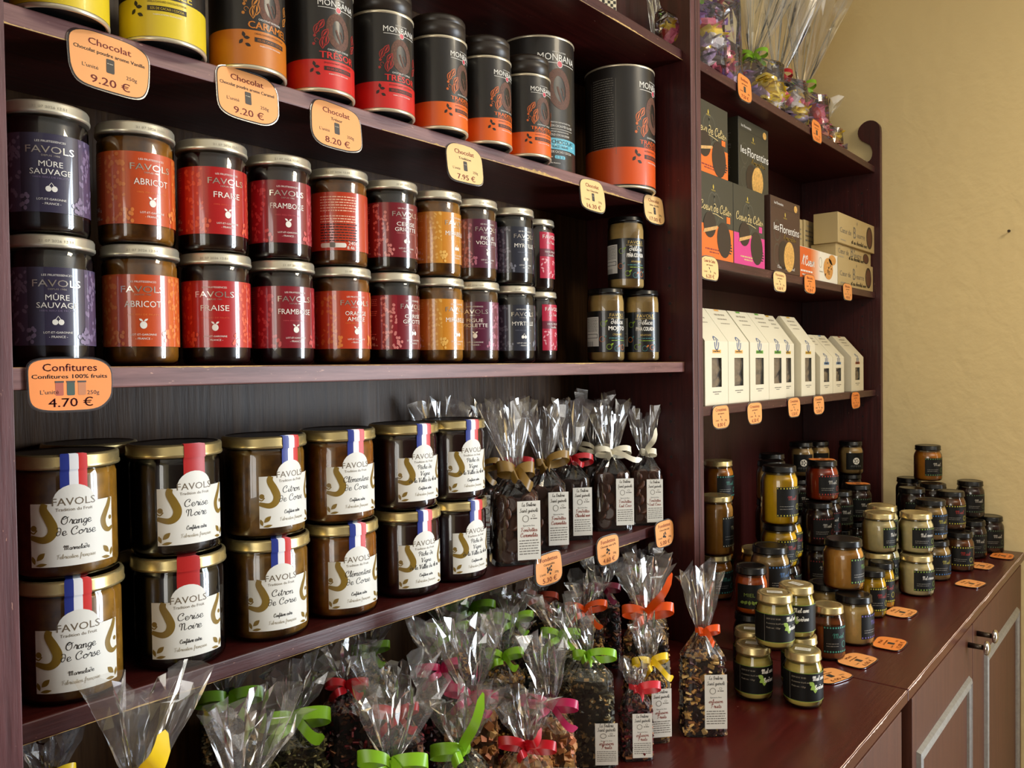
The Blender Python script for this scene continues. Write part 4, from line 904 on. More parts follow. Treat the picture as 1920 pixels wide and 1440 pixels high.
# ------------------------------------------------------------------ honey jars
def honey_label(key, r, h, accent, name, style):
    mat('acc_'+key, accent, .45); mat('honey_label_black', (15, 15, 14), .5, spec=.25)
    p = Print(); z0, z1 = h*.16, h*.66; hw = r*.82 if style != 'pale' else r*2.2
    p.rect(-hw, hw, z0, z1, 'honey_label_black', 1)
    if style == 'pale':
        p.rect(-hw, hw, z0-.0006, z0, 'acc_'+key, 1).rect(-hw, hw, z1, z1+.0006, 'acc_'+key, 1)
        p.script('Miel avec', r*1.0, z0+.030, .0034, 'white', 2, pen=.0006, w=.024).script('Bardane', r*1.05, z0+.017, .0034, 'white', 2, pen=.0006, w=.020)
        p.text('DDM 23 N° 00 081', -r*.12, z0+.033, .0024, 'ink_light', 2, w=.020).text('À consommer de préf. avant', -r*.02, z0+.0265, .0024, 'ink_light', 2, w=.026).text('Poids net : 125gr', -r*.12, z0+.020, .0024, 'ink_light', 2, w=.020)
        for k_, (x, y) in enumerate([(r*.62, z0+.020), (r*.74, z0+.017), (r*.55, z0+.0255)]): p.leaf(x, y, .010, .0065, .5+k_, 'acc_'+key, 2)
        p.rect(-r*.60, -r*.58, z0, z1, 'ink_grey', 2)
    elif style == 'plain':
        p.text('MIEL', 0, (z0+z1)/2, .006, 'acc_'+key, 2, w=.018)
        for k_ in range(5): p.leaf((-.012+.006*k_), z0+.010, .008, .005, .3+k_*.6, 'acc_'+key, 2)
    else:
        n = 10
        for i in range(n):
            x = -hw+.002+(2*hw-.004)*i/(n-1)
            for y in (z0+.0025, z1-.0025): p.ell(x, y, .0014, .0016, 'acc_'+key, 2, 7)
        p.script(name, .003, z0+(z1-z0)*.56, .0040, 'acc2_'+key if 'acc2_'+key in MATS else 'acc_'+key, 2, pen=.00045, w=.030 if len(name) > 5 else .022)
        p.greek(-hw*.8, hw*.2, z0+(z1-z0)*.34, .0012, 'ink_grey', 2, 1).greek(-hw*.8, hw*.1, z0+(z1-z0)*.25, .0012, 'ink_grey', 2, 2)
        p.ring(hw*.62, z0+(z1-z0)*.32, .0042, .0052, .0008, 'acc_'+key, 2)
    return p
def honey_parts(key, r, h, honey, lidm, accent, name, style='dots', fill=.80, acc2=None, logo=False, sticker=False):
    if acc2: mat('acc2_'+key, acc2, .45)
    lidh = .013; zl = h-lidh; rn = r*.86; rl = r*.93
    g = MB().lathe([(r-.006, .0005), (r-.0012, .003), (r, .008), (r, zl-.016), (r-.0012, zl-.010), (rn, zl-.003), (rn, zl+.002)], 'jar_glass', 40, cap1=False)
    zt = zl*fill if fill < .99 else zl-.004
    pc = [(r-.007, .003), (r-.0025, .0055), (r-.0014, .010), (r-.0014, min(zt, zl-.017))]
    if zt > zl-.012: pc += [(r-.0026, zl-.011), (rn-.0015, zl-.004)]
    c = MB().lathe(pc, honey, 36)
    l = MB().lathe([(rl-.001, zl), (rl, zl+.0012), (rl, zl+.003), (rl-.0007, zl+.004), (rl-.0007, h-.002), (rl-.002, h-.0003), (rl-.005, h)], lidm, 40, cap1=False).lathe([(rl-.005, h), (rl-.007, h-.0008)], lidm, 40, cap0=False)
    parts = [('glass', g.mesh(key+'_glass')), ('contents', c.mesh(key+'_contents')), ('lid', l.mesh(key+'_lid'))]
    p = honey_label(key, r, h, accent, name, style); b = MB(); p.emit(b, cylmap(r+.0002), .004)
    parts.append(('label', b.mesh('label_'+key)))
    if sticker:
        q = Print(); q.rect(-.011, .011, -.006, .006, 'paper', 1)
        for i in range(3): q.greek(-.009, .009, -.003+.003*i, .0012, 'ink_light', 2, i)
        b = MB(); q.emit(b, lambda x, y, l: (x, y, h+l*.0002-.0006)); parts.append(('lid_sticker', b.mesh('sticker_'+key)))
    if logo:
        q = Print(); q.ell(0, h*.42, .009, .0095, 'white', 4, 18)
        for k_ in range(5): q.leaf(.0045*math.cos(k_*1.257), h*.42+.0045*math.sin(k_*1.257), .006, .003, k_*1.257, 'ink', 5)
        b = MB(); q.emit(b, cylmap(r+.0002), .004); parts.append(('logo', b.mesh('logo_'+key)))
    return parts
def hmat(n, c, sss=.35): mat(n, c, .3, noise=.12, nscale=50)
for n, c in (('hy_pale', (228, 204, 104)), ('hy_cream', (236, 194, 112)), ('hy_caramel', (216, 150, 62)), ('hy_white', (250, 230, 164)), ('hy_brown', (140, 70, 22)), ('hy_yellow', (240, 186, 26)), ('hy_orange', (206, 88, 12)), ('hy_red', (170, 54, 12)), ('hy_dark', (44, 18, 8)), ('hy_amber', (204, 126, 30)), ('hy_mid', (116, 66, 24)), ('hy_beige', (188, 152, 90))): hmat(n, c)
GREEN, RED, BLUE, YEL, TEAL, WHT = (120, 170, 40), (176, 44, 34), (70, 120, 180), (190, 180, 50), (70, 150, 130), (210, 206, 196)
HK = {
 'pale': honey_parts('pale', .0278, .080, 'hy_pale', 'lid_gold', (150, 180, 80), '', 'pale', .84, sticker=True),
 'brown': honey_parts('brown', .0272, .090, 'hy_brown', 'lid_gold', TEAL, 'Miel', fill=.84),
 'cream_b': honey_parts('cream_b', .0335, .086, 'hy_cream', 'lid_black', (110, 96, 170), 'Miel', fill=1),
 'caramel': honey_parts('caramel', .0355, .090, 'hy_caramel', 'lid_black', (120, 160, 80), 'Miel', fill=1),
 'syell': honey_parts('syell', .0262, .092, 'hy_yellow', 'lid_black', YEL, 'Miel', fill=1, acc2=RED),
 'white': honey_parts('white', .0348, .086, 'hy_white', 'lid_gold', (130, 160, 60), 'Miel cremeux', fill=1, acc2=WHT),
 'blue': honey_parts('blue', .0345, .091, 'hy_beige', 'lid_black', BLUE, 'Miel', fill=.9, acc2=YEL),
 'red': honey_parts('red', .0335, .092, 'hy_mid', 'lid_black', YEL, 'Miel', fill=.86, acc2=RED),
 'dark': honey_parts('dark', .0328, .094, 'hy_dark', 'lid_black', (80, 100, 70), 'Miel', fill=.9, acc2=WHT),
 'amber': honey_parts('amber', .0335, .092, 'hy_amber', 'lid_black', (90, 130, 70), 'Miel', fill=.9, acc2=WHT),
 'yell': honey_parts('yell', .0354, .116, 'hy_yellow', 'lid_black', YEL, 'Miel', fill=1, acc2=RED),
 'yell2': honey_parts('yell2', .0345, .086, 'hy_yellow', 'lid_black', YEL, 'Miel', fill=1, acc2=RED),
 'orange': honey_parts('orange', .0273, .080, 'hy_orange', 'lid_black', (120, 140, 50), '', 'plain', .86),
 'odark': honey_parts('odark', .0273, .080, 'hy_dark', 'lid_black', (120, 140, 50), '', 'plain', .86),
 'tall': honey_parts('tall', .0360, .126, 'hy_caramel', 'lid_gold', (190, 180, 140), 'Miel', fill=.93),
 'redtop': honey_parts('redtop', .0350, .090, 'hy_red', 'lid_black', RED, 'Miel', fill=.86, acc2=WHT),
 'dred': honey_parts('dred', .0348, .094, 'hy_dark', 'lid_black', (130, 40, 40), 'Miel', fill=.9, acc2=WHT),
 'cream_l': honey_parts('cream_l', .0330, .090, 'hy_beige', 'lid_black', BLUE, 'Miel', fill=.9),
 'logo': honey_parts('logo', .0328, .092, 'hy_beige', 'lid_black', (60, 60, 60), '', 'plain', .9, logo=True),
 'amber_g': honey_parts('amber_g', .0345, .094, 'hy_amber', 'lid_gold', TEAL, 'Miel', fill=.9)}
HH = {'pale': .080, 'brown': .090, 'cream_b': .086, 'caramel': .090, 'syell': .092, 'white': .086, 'blue': .091, 'red': .092, 'dark': .094, 'amber': .092, 'yell': .116, 'yell2': .086, 'orange': .080, 'odark': .080, 'tall': .126, 'redtop': .090, 'dred': .094, 'cream_l': .090, 'logo': .092, 'amber_g': .094}
HON = [  # kind, x, y, tier, label swing, label
 ('pale', 1.158, .502, 0, -.15, 'pale green honey jar with gold lid and leaf print, front left of the nearest cluster'),
 ('pale', 1.177, .434, 0, -.1, 'pale green honey jar with gold lid at the very front of the worktop'),
 ('pale', 1.167, .472, 1, .05, 'pale green honey jar with gold lid on top of the nearest cluster'),
 ('pale', 1.240, .462, 0, -.2, 'pale green honey jar half hidden under the stacked pale jars'),
 ('pale', 1.231, .464, 1, -.65, 'pale honey jar with white handwriting on its label, upper one behind the front stack'),
 ('pale', 1.220, .532, 0, .0, 'pale honey jar with gold lid hidden at the rear of the nearest cluster'),
 ('brown', 1.391, .470, 0, .35, 'dark brown honey jar with gold lid and teal dotted label'),
 ('cream_b', 1.496, .460, 0, .85, 'creamy honey jar with black lid in front of the 15.00 € tag'),
 ('caramel', 1.528, .488, 1, .80, 'large caramel coloured honey jar with black lid on top of creamy one'),
 ('cream_b', 1.548, .526, 0, .3, 'creamy honey jar with black lid, rear one under the caramel jar'),
 ('syell', 1.672, .479, 0, .45, 'small yellow honey jar with black lid, nearer of two'),
 ('syell', 1.746, .483, 0, .3, 'small yellow honey jar with black lid, farther of two'),
 ('white', 1.888, .450, 0, .45, 'whitish creamy honey jar with gold lid, lower front one'),
 ('white', 1.910, .456, 1, .40, 'whitish creamy honey jar with gold lid, upper right one'),
 ('white', 1.862, .522, 0, .5, 'whitish creamy honey jar with gold lid, lower left one'),
 ('white', 1.866, .520, 1, .7, 'whitish creamy honey jar with gold lid, upper left one'),
 ('white', 1.964, .538, 0, .2, 'whitish creamy honey jar with gold lid, lower rear one'),
 ('white', 1.962, .540, 1, .2, 'whitish creamy honey jar with gold lid, upper rear one'),
 ('blue', 2.045, .450, 0, .5, 'beige honey jar with blue dotted label and black lid, lower one'),
 ('blue', 2.044, .457, 1, .5, 'beige honey jar with blue dotted label and black lid, upper one'),
 ('red', 2.168, .424, 0, .2, 'dark honey jar with yellow dots and red script, lower one'),
 ('red', 2.192, .446, 1, .35, 'dark honey jar with yellow dots and red script, upper one'),
 ('dark', 2.330, .424, 0, .3, 'dark honey jar half hidden next to the last one by the wall'),
 ('dark', 2.420, .400, 0, .3, 'dark honey jar at the far end of the worktop against the wall'),
 ('dark', 2.376, .437, 1, .35, 'dark honey jar in the second tier nearest the wall'),
 ('dark', 2.360, .580, 0, .2, 'dark honey jar at the back of the far cluster, lower'),
 ('dark', 2.352, .578, 1, .2, 'dark honey jar at the back of the far cluster, upper'),
 ('dark', 2.170, .530, 0, .2, 'dark honey jar behind the blue labelled jars, lower'),
 ('dark', 2.165, .526, 1, .2, 'dark honey jar behind the blue labelled jars, upper'),
 ('dark', 2.276, .500, 0, .2, 'dark honey jar in the middle of the far cluster, lower'),
 ('dark', 2.274, .502, 1, .2, 'dark honey jar in the middle of the far cluster, upper'),
 ('amber', 2.322, .525, 2, .4, 'golden amber honey jar crowning the far cluster before the wall'),
 ('dark', 1.584, .632, 0, .5, 'dark honey jar at the foot of the bright yellow stack'),
 ('yell2', 1.582, .630, 1, .5, 'bright yellow honey jar with black lid, lower one of the tall stack'),
 ('yell', 1.577, .627, 2, .45, 'tall bright yellow honey jar with black lid and red script'),
 ('dark', 1.662, .650, 0, .6, 'dark honey jar under the yellow one peeking out'),
 ('yell2', 1.660, .648, 1, .6, 'bright yellow honey jar with black lid peeking from behind the yellow stack'),
 ('cream_l', 1.386, .568, 0, .2, 'cream honey jar in shadow under the pale cream one'),
 ('cream_l', 1.380, .566, 1, .5, 'pale cream honey jar with black lid behind the orange one'),
 ('odark', 1.302, .570, 0, .1, 'dark honey jar under the orange one'),
 ('orange', 1.299, .566, 1, -.1, 'orange honey jar with black lid and green leaf print'),
 ('amber_g', 1.606, .778, 0, .4, 'amber honey jar with gold lid under the tall one by the upright'),
 ('tall', 1.604, .776, 1, .85, 'tall caramel honey jar with gold lid beside the upright'),
 ('amber_g', 1.704, .820, 0, .2, 'amber honey jar with gold lid deep in the niche, lower'), ('amber_g', 1.704, .820, 1, .2, 'amber honey jar with gold lid deep in the niche, middle'),
 ('amber_g', 1.702, .818, 2, .5, 'amber honey jar with gold lid deep in the niche, top'),
 ('amber_g', 1.715, .735, 0, .3, 'dark amber honey jar with gold lid in the shadow of the niche'),
 ('dark', 1.500, .845, 0, .3, 'dark honey jar in the back corner of the niche, lower'), ('dark', 1.500, .845, 1, .3, 'dark honey jar in the back corner of the niche, upper'),
 ('dred', 1.832, .642, 0, .2, 'dark red honey jar at the foot of the red topped stack'), ('dred', 1.830, .640, 1, .35, 'dark red honey jar in the middle of the red topped stack'),
 ('redtop', 1.860, .640, 2, .4, 'reddish orange honey jar topping its stack with a price tag on its lid'),
 ('dred', 1.912, .650, 0, .3, 'dark red honey jar right of the red topped stack, lower'), ('dred', 1.912, .650, 1, .3, 'dark red honey jar right of the red topped stack, upper'),
 ('dark', 2.150, .650, 0, .3, 'dark honey jar with an orange tag on its pile, lower'), ('dark', 2.150, .650, 1, .3, 'dark honey jar with an orange tag lying on its lid'),
 ('dark', 2.020, .655, 0, .3, 'dark honey jar between the red topped stack and the tagged pile, lower'), ('dark', 2.020, .655, 1, .3, 'dark honey jar between the red topped stack and the tagged pile, upper'),
 ('dark', 1.795, .735, 0, .2, 'dark honey jar under the cream jars deep in the niche, bottom'), ('dark', 1.795, .735, 1, .2, 'dark honey jar under the cream jars deep in the niche, middle'), ('cream_l', 1.790, .730, 2, .3, 'cream honey jar with black lid deep in the niche, left of two'),
 ('dark', 1.935, .790, 0, .2, 'dark honey jar beneath the right cream jar, bottom'), ('dark', 1.935, .790, 1, .2, 'dark honey jar beneath the right cream jar, middle'), ('cream_l', 1.935, .788, 2, .3, 'cream honey jar with black lid deep in the niche, right of two'),
 ('logo', 2.165, .800, 2, .2, 'dim honey jar on the top tier of the niche, left of three'),
 ('dark', 2.165, .805, 0, .2, 'dark honey jar at the niche back, bottom'), ('dark', 2.165, .805, 1, .2, 'dark honey jar at the niche back, middle'),
 ('dark', 2.290, .800, 0, .2, 'dark honey jar near the wall side of the niche, bottom'), ('dark', 2.290, .800, 1, .2, 'dark honey jar near the wall side of the niche, middle'), ('logo', 2.290, .800, 2, .2, 'dim honey jar on the top tier of the niche, middle of three'),
 ('dark', 2.340, .728, 0, .2, 'dark honey jar under the white logo jar, bottom'), ('dark', 2.340, .728, 1, .2, 'dark honey jar under the white logo jar, middle'), ('logo', 2.340, .726, 2, .45, 'honey jar with round white logo on the top tier of the niche')]
stack = []
for kind, x, y, lvl, s, lb in HON:
    base = ZT+.0002
    if lvl:
        tops = [b2+HH[k2] for k2, x2, y2, b2, l2 in stack if l2 == lvl-1 and math.hypot(x2-x, y2-y) < .062]
        base = max(tops)+.0002 if tops else ZT+.098*lvl
    stack.append((kind, x, y, base, lvl))
    place_jar('honey_jar', HK[kind], lb, 'jar', (x, y, base), face_rot(x, y, s if kind in ('pale', 'orange', 'logo') else min(.93, s+.18)), 'honey jars')
    if 'price tag on its lid' in lb or 'tag lying on its lid' in lb:
        ptag(tag_mesh('lid%d' % int(x*100), 'tag_deep', 'Miel', 'de Bretagne', '6.00 €', pic='box', w=.058, h=.044, seed=int(x*100)), 'orange price tag lying on the lid of the %s honey jar' % ('reddish orange' if kind == 'redtop' else 'dark'), (x, y, base+HH[kind]+.0012), (-PI/2, 0, -1.0), 'price tags lying on jar lids')
# ------------------------------------------------------------------ cellophane bags
def sup(t, w, d, e):
    c, s = math.cos(t), math.sin(t)
    return w*math.copysign(abs(c)**e, c), d*math.copysign(abs(s)**e, s)
def film_bag(w, d, hb, hn, ht, fl, seed, lean=(0, 0), m='cellophane', neck=.0075, turn=0.0):
    """closed bottom, body, pinched neck at hn, crumpled flaring tuft to ht"""
    R = random.Random(seed); seg = 34; b = MB(); vs = []; fs = []; rows = []
    ph = [R.uniform(0, 6.3) for _ in range(4)]; kk = R.choice((6, 7, 8))
    rows += [(0, 'b', 0), (hb*.12, 'b', .1), (hb*.35, 'b', .3), (hb*.6, 'b', .6), (hb*.85, 'b', .85), (hb, 'b', 1)]
    for i in (1, 2, 3): rows.append((hb+(hn-hb)*i/3, 'n', i/3))
    nt = 5
    for i in range(1, nt+1): rows.append((hn+(ht-hn)*i/nt, 't', i/nt))
    cols = []
    for z, k, u in rows:
        row = []
        for i in range(seg):
            t = 2*PI*i/seg; j = R.gauss(0, 1)
            if k == 'b':
                x, y = sup(t, w/2*(1-.05*u), d/2*(1-.02*u), .34+.3*u); q = 1+.012*j; x *= q; y *= q
            elif k == 'n':
                x, y = sup(t, w/2*.95, d/2*.98, .64+.3*u); q = (1-u)**1.15; cr = 1+.16*math.sin(kk*2*t+ph[0])*min(1, u*1.5)
                x = (x*q+neck*math.cos(t)*(1-q))*cr; y = (y*q+neck*math.sin(t)*(1-q))*cr
            else:
                g = neck+(fl-neck)*(u**.8); th = neck+(fl*.42-neck)*(u**.9)
                pl = 1+(.20+.26*u)*math.sin(kk*t+ph[1]+u*.9)+.16*u*math.sin(3*t+ph[2]+u)
                x = g*math.cos(t+turn)*pl+R.gauss(0, .0010*(.3+u)); y = th*math.sin(t+turn)*pl+R.gauss(0, .0010*(.3+u))
                x += lean[0]*u; y += lean[1]*u
            zz = z+(R.gauss(0, .0010) if k != 'b' or u > .2 else .0002)
            if k == 't' and u > .99: zz += .010*math.sin(2*t+ph[3])+R.uniform(-.006, .006)
            row.append((x, y, zz))
        cols.append(row)
    vs = [p for r in cols for p in r]
    for j in range(len(rows)-1):
        for i in range(seg):
            k = (i+1) % seg; a, c = j*seg+i, j*seg+k
            if (i+j) % 2: fs += [(a, c, c+seg), (a, c+seg, a+seg)]
            else: fs += [(a, c, a+seg), (c, c+seg, a+seg)]
    fs.append(tuple(range(seg-1, -1, -1)))
    nb = 8*seg*2
    b.add(vs, fs[:nb]+fs[-1:], 'cellophane_body', False); b0 = 0
    b.f += [list(f) for f in fs[nb:-1]]; b.m += [b.mi(m)]*(len(fs)-1-nb); b.sm += [False]*(len(fs)-1-nb)
    return b.mesh('film')
def chips(w, d, h, n, size, m, seed, core, kind='chip'):
    """loose dried pieces pressed against the bag wall, over a packed core"""
    R = random.Random(seed); b = MB()
    seg = 24; vs = []; fs = []
    rows = [0.001, h*.1, h*.5, h*.85, h, h*1.06]
    for j, z in enumerate(rows):
        q = (.84, .86, .86, .84, .70, .2)[j]
        for i in range(seg): x, y = sup(2*PI*i/seg, w/2*q, d/2*q, .4+.08*j); vs.append((x, y, z))
    for j in range(len(rows)-1):
        for i in range(seg): k = (i+1) % seg; fs.append((j*seg+i, j*seg+k, (j+1)*seg+k, (j+1)*seg+i))
    fs.append(tuple((len(rows)-1)*seg+i for i in range(seg)))
    b.add(vs, fs, core)
    for i in range(n):
        if R.random() < .16:
            rr = math.sqrt(R.random())*.85; t = R.uniform(0, 6.283); x, y = rr*w/2*math.cos(t), rr*d/2*math.sin(t); z = h*(1.0+.07*(1-rr))
        else:
            z = R.uniform(.003, h); q_ = R.uniform(0, 2*(w+d)); W_, D_ = w/2*.90, d/2*.90
            if q_ < w: x, y = -W_+2*W_*q_/w, -D_
            elif q_ < w+d: x, y = W_, -D_+2*D_*(q_-w)/d
            elif q_ < 2*w+d: x, y = -W_+2*W_*(q_-w-d)/w, D_
            else: x, y = -W_, -D_+2*D_*(q_-2*w-d)/d
            if abs(x) > W_*.86 and abs(y) > D_*.80: x *= .93; y *= .93
            if z > h*.85: x *= .93; y *= .93
        s = size*R.uniform(.5, 1.3)
        ax = Vector((R.gauss(0, 1), R.gauss(0, 1), R.gauss(0, 1))).normalized(); Q = Matrix.Rotation(R.uniform(0, 6.28), 3, ax)
        if kind == 'herb': dim = (s*1.9, s*.35, s*.16)
        elif kind == 'cube': dim = (s*.75, s*.75, s*.62)
        else: dim = (s, s*.75, s*.28)
        V = [Q @ Vector((sx*dim[0]*R.uniform(.35, .5), sy*dim[1]*R.uniform(.35, .5), sz*dim[2]*.5)) for sx in (-1, 1) for sy in (-1, 1) for sz in (-1, 1)]
        V = [(v.x+x, v.y+y, max(.0008, v.z+z)) for v in V]
        b.add(V, [(0, 1, 3, 2), (4, 6, 7, 5), (0, 4, 5, 1), (2, 3, 7, 6), (0, 2, 6, 4), (1, 5, 7, 3)], m)
    return b.mesh('contents')
def bow(m, size, seed, w=.009, tails=(1, 1), tailup=None, loops=(1, 1)):
    """ribbon tied round the neck: band, knot, two loops and tails, in the plane facing the front"""
    R = random.Random(seed); b = MB()
    band = [(.0092*math.cos(t), .0092*math.sin(t), .001*math.sin(2*t)) for t in [2*PI*i/18 for i in range(19)]]
    b.strip(band, w*.8, (0, 0, 1), m)
    f = -.0105
    b.strip([(-.005, f, -.002), (-.002, f-.003, 0), (.002, f-.003, 0), (.005, f, .002)], w*1.0, (0, -.2, 1), m)
    for sg, lp in ((-1, loops[0]), (1, loops[1])):
        if not lp: continue
        L = size*R.uniform(.95, 1.25)*lp; dz = R.uniform(-.1, .30)*L; pts = []; wd = []
        for i in range(17):
            t = i/16; a = 2*PI*t
            x = sg*(L*.5*(1-math.cos(a))); y = f-.001-L*.22*math.sin(a)*1.0; z = dz*math.sin(PI*t)+.22*L*math.sin(a)
            pts.append((x, y, z)); wd.append((.25*math.sin(a)*sg, .35, 1))
        b.strip(pts, w, wd, m)
    for sg, tl in ((-1, tails[0]), (1, tails[1])):
        if not tl: continue
        L = size*1.15*tl; dn = R.uniform(-.75, -.25); pts = []; wd = []
        if tailup and tailup[0 if sg < 0 else 1] is not None: dn = tailup[0 if sg < 0 else 1]
        for i in range(9):
            t = i/8; pts.append((sg*L*t*(.8 if abs(dn) < .8 else .55), f-.003-.012*math.sin(PI*t)-.004*t, dn*L*t+.004*math.sin(5*t+sg))); wd.append((-.55*dn*sg, .25*math.sin(3*t), 1))
        tp = [1]*8+[.25]
        b.strip(pts, w*.95, wd, m, tp)
    return b.mesh('ribbon')
def bag_label(z0, z1, hw, seed, name):
    p = Print(); p.rect(-hw, hw, z0, z1, 'paper', 1); H = z1-z0
    p.script('La Brûlerie'.replace('û', 'u'), 0, z1-H*.09, hw*.16, 'ink', 2, pen=hw*.022, w=hw*1.25).script('Saint Guénolé'.replace('û', 'u'), 0, z1-H*.19, hw*.16, 'ink', 2, pen=hw*.022, w=hw*1.6)
    p.ring(-hw*.28, z1-H*.30, hw*.26, H*.055, hw*.05, 'ink_grey', 2, 12).greek(hw*.15, hw*.75, z1-H*.31, H*.018, 'ink_grey', 2, 1).ring(hw*.42, z1-H*.255, hw*.12, H*.02, hw*.03, 'ink_grey', 2, 10)
    p.text('Epicerie fine', 0, z1-H*.43, H*.026, 'ink', 2, w=hw*1.0)
    for i, t in enumerate(name): p.script(t, 0, z1-H*(.52+.09*i), hw*.17, 'ink_red', 2, pen=hw*.03, w=hw*min(1.5, .16*len(t)))
    for i in range(6): p.greek(-hw*.85, hw*.85, z1-H*(.68+.045*i), H*.016, 'ink_grey', 2, i+seed)
    return p
for n, c in (('lime', (128, 178, 34)), ('orange', (228, 84, 18)), ('magenta', (178, 34, 84)), ('red', (176, 16, 30)), ('yellow', (232, 196, 34)), ('bronze', (136, 104, 42)), ('ivory', (228, 222, 200)), ('maroon', (104, 18, 44)), ('coral', (206, 50, 60)), ('rust', (150, 50, 24))):
    mat('rib_'+n, c, .34, noise=.12, nscale=30)
chipmat('mix_dark', [(66, 36, 26), (46, 24, 22), (214, 170, 100), (140, 90, 50), (70, 30, 34), (42, 22, 20), (194, 144, 80), (222, 186, 120)])
chipmat('mix_herb', [(92, 92, 52), (134, 124, 76), (76, 70, 42), (178, 164, 110), (108, 104, 56), (60, 58, 36)])
chipmat('mix_tea', [(60, 56, 44), (92, 86, 64), (48, 46, 38), (130, 120, 86), (204, 166, 106), (80, 76, 54), (150, 140, 108)])
chipmat('mix_gold', [(200, 142, 46), (126, 78, 24), (196, 148, 60), (92, 52, 20), (64, 40, 20), (206, 170, 96)])
chipmat('mix_cube', [(190, 140, 82), (172, 116, 60), (206, 164, 106), (150, 92, 48), (196, 120, 80)])
chipmat('mix_berry', [(70, 18, 24), (44, 12, 18), (110, 30, 34), (150, 96, 60), (52, 34, 26)])
mat('core_dark', (30, 18, 14), .8); mat('core_green', (44, 42, 26), .8); mat('core_gold', (92, 58, 22), .8); mat('core_tan', (140, 96, 54), .8)
MIX = {'dark': ('mix_dark', 'core_dark', 'chip', .0085, 640), 'herb': ('mix_herb', 'core_green', 'herb', .0085, 760), 'tea': ('mix_tea', 'core_green', 'chip', .0058, 1100), 'gold': ('mix_gold', 'core_gold', 'chip', .0075, 640), 'cube': ('mix_cube', 'core_tan', 'cube', .0105, 340), 'berry': ('mix_berry', 'core_dark', 'chip', .0085, 560)}
def tea_bag(label, x, y, rib, mix, w, d, hb, hn, ht, fl, swing=0.0, lab=None, lean=(0, 0), seed=0, bowsize=.026, bk={}, z=ZT, cat='tea bag', group='cellophane bags of dried fruit and herb tea', turn=0.0, ribz=0.0):
    if y > .665: ht = min(ht, .175)
    t = thing('tea_bag', label, cat, (x, y, z+.0004), face_rot(x, y, 0)+swing, group)
    m_, core, kind, size, n = MIX[mix]
    c = ob('contents', chips(w*.97, d*.97, hb*.97, n, size, m_, seed, core, kind), t); c['kind'] = 'stuff'
    ob('film', film_bag(w, d, hb, hn, ht, fl, seed+100, lean, turn=turn), t)
    if rib: ob('ribbon', bow('rib_'+rib, bowsize, seed+7, **bk), t, (0, 0, hn), (0, 0, ribz))
    if lab:
        p = bag_label(lab[0], lab[1], lab[2], seed, ['Infusion', 'Fruits']); b = MB(); p.emit(b, planemap(lab[3], -d/2-.0028, 0)); ob('label', b.mesh('bag_label'), t)
    return t
UP = dict(tailup=(None, 1.5))
tea_bag('tall bag of dark dried fruit pieces with orange ribbon standing alone beside the honey jars', 1.004, .508, 'orange', 'dark', .060, .042, .105, .138, .219, .024, .25, (.012, .085, .015, .012), (-.002, 0), 1, .020, dict(loops=(.4, 1.1), tails=(0, .7)))
tea_bag('small bag of golden blossom tea with yellow ribbon', .938, .553, 'yellow', 'gold', .050, .036, .080, .106, .160, .020, .3, (.010, .074, .0135, .011), (-.004, 0), 2, .024, dict(tails=(.6, 1.3)))
tea_bag('tall bag of grey green loose tea with lime ribbon', .838, .585, 'lime', 'tea', .072, .050, .108, .137, .188, .022, .1, (.006, .058, .014, .022), (-.016, 0), 3, .026, dict(loops=(.6, 1.3), tails=(.3, .3)))
tea_bag('low bag with coral ribbon squeezed between the lime and yellow tied bags', .886, .541, 'coral', 'berry', .038, .032, .070, .090, .118, .014, .2, (.006, .062, .0125, .004), (0, 0), 4, .022, dict(loops=(.2, 1.1), tails=(0, .3)))
tea_bag('bag of tan apple cubes with magenta ribbon', .746, .574, 'magenta', 'cube', .062, .046, .078, .108, .182, .024, 0, (.004, .042, .016, .018), (-.004, 0), 5, .030, dict(tails=(.7, 1.2)))
tea_bag('broad bag of dark fruit chips with big orange bow and upright tail', 1.018, .604, 'orange', 'dark', .066, .046, .108, .140, .205, .032, .1, (.012, .080, .015, .016), (-.006, .004), 6, .034, dict(w=.012, tails=(.6, 1.7), tailup=(None, .95)))
tea_bag('bag with orange ribbon left of the big orange bow', 1.010, .706, 'orange', 'dark', .060, .044, .100, .130, .195, .028, 0, None, (.004, 0), 7, .030)
tea_bag('bag with maroon ribbon in the shade under the chocolate shelf', 1.128, .752, 'maroon', 'berry', .060, .044, .100, .132, .200, .028, 0, None, (0, 0), 8, .026)
tea_bag('bag with maroon ribbon in the corner by the upright', 1.248, .742, 'maroon', 'berry', .060, .044, .102, .134, .205, .034, 0, None, (-.006, 0), 9, .026)
tea_bag('clear topped bag behind the big orange bow', 1.122, .660, 'rust', 'dark', .060, .044, .094, .124, .190, .030, 0, None, (0, 0), 10, .020)
tea_bag('bag with rust ribbon behind the 5.30 € tag', 1.030, .812, 'rust', 'dark', .060, .044, .098, .128, .195, .026, 0, None, (0, 0), 11, .032)
tea_bag('bag with lime ribbon deepest under the marmalade shelf, right one', .912, .850, 'lime', 'herb', .060, .044, .098, .130, .180, .026, 0, None, (0, 0), 12, .034, dict(w=.011))
tea_bag('bag with lime ribbon behind the tall loose tea bag, second row', .910, .765, 'lime', 'tea', .060, .044, .098, .128, .196, .028, 0, None, (.004, 0), 13, .026)
tea_bag('bag with lime ribbon just behind the tall loose tea bag', .905, .676, 'lime', 'herb', .060, .044, .098, .126, .190, .030, 0, None, (-.006, 0), 14, .026)
tea_bag('bag with magenta ribbon seen through clear film, farther one', .725, .730, 'magenta', 'berry', .062, .046, .092, .120, .205, .036, 0, None, (0, 0), 15, .026)
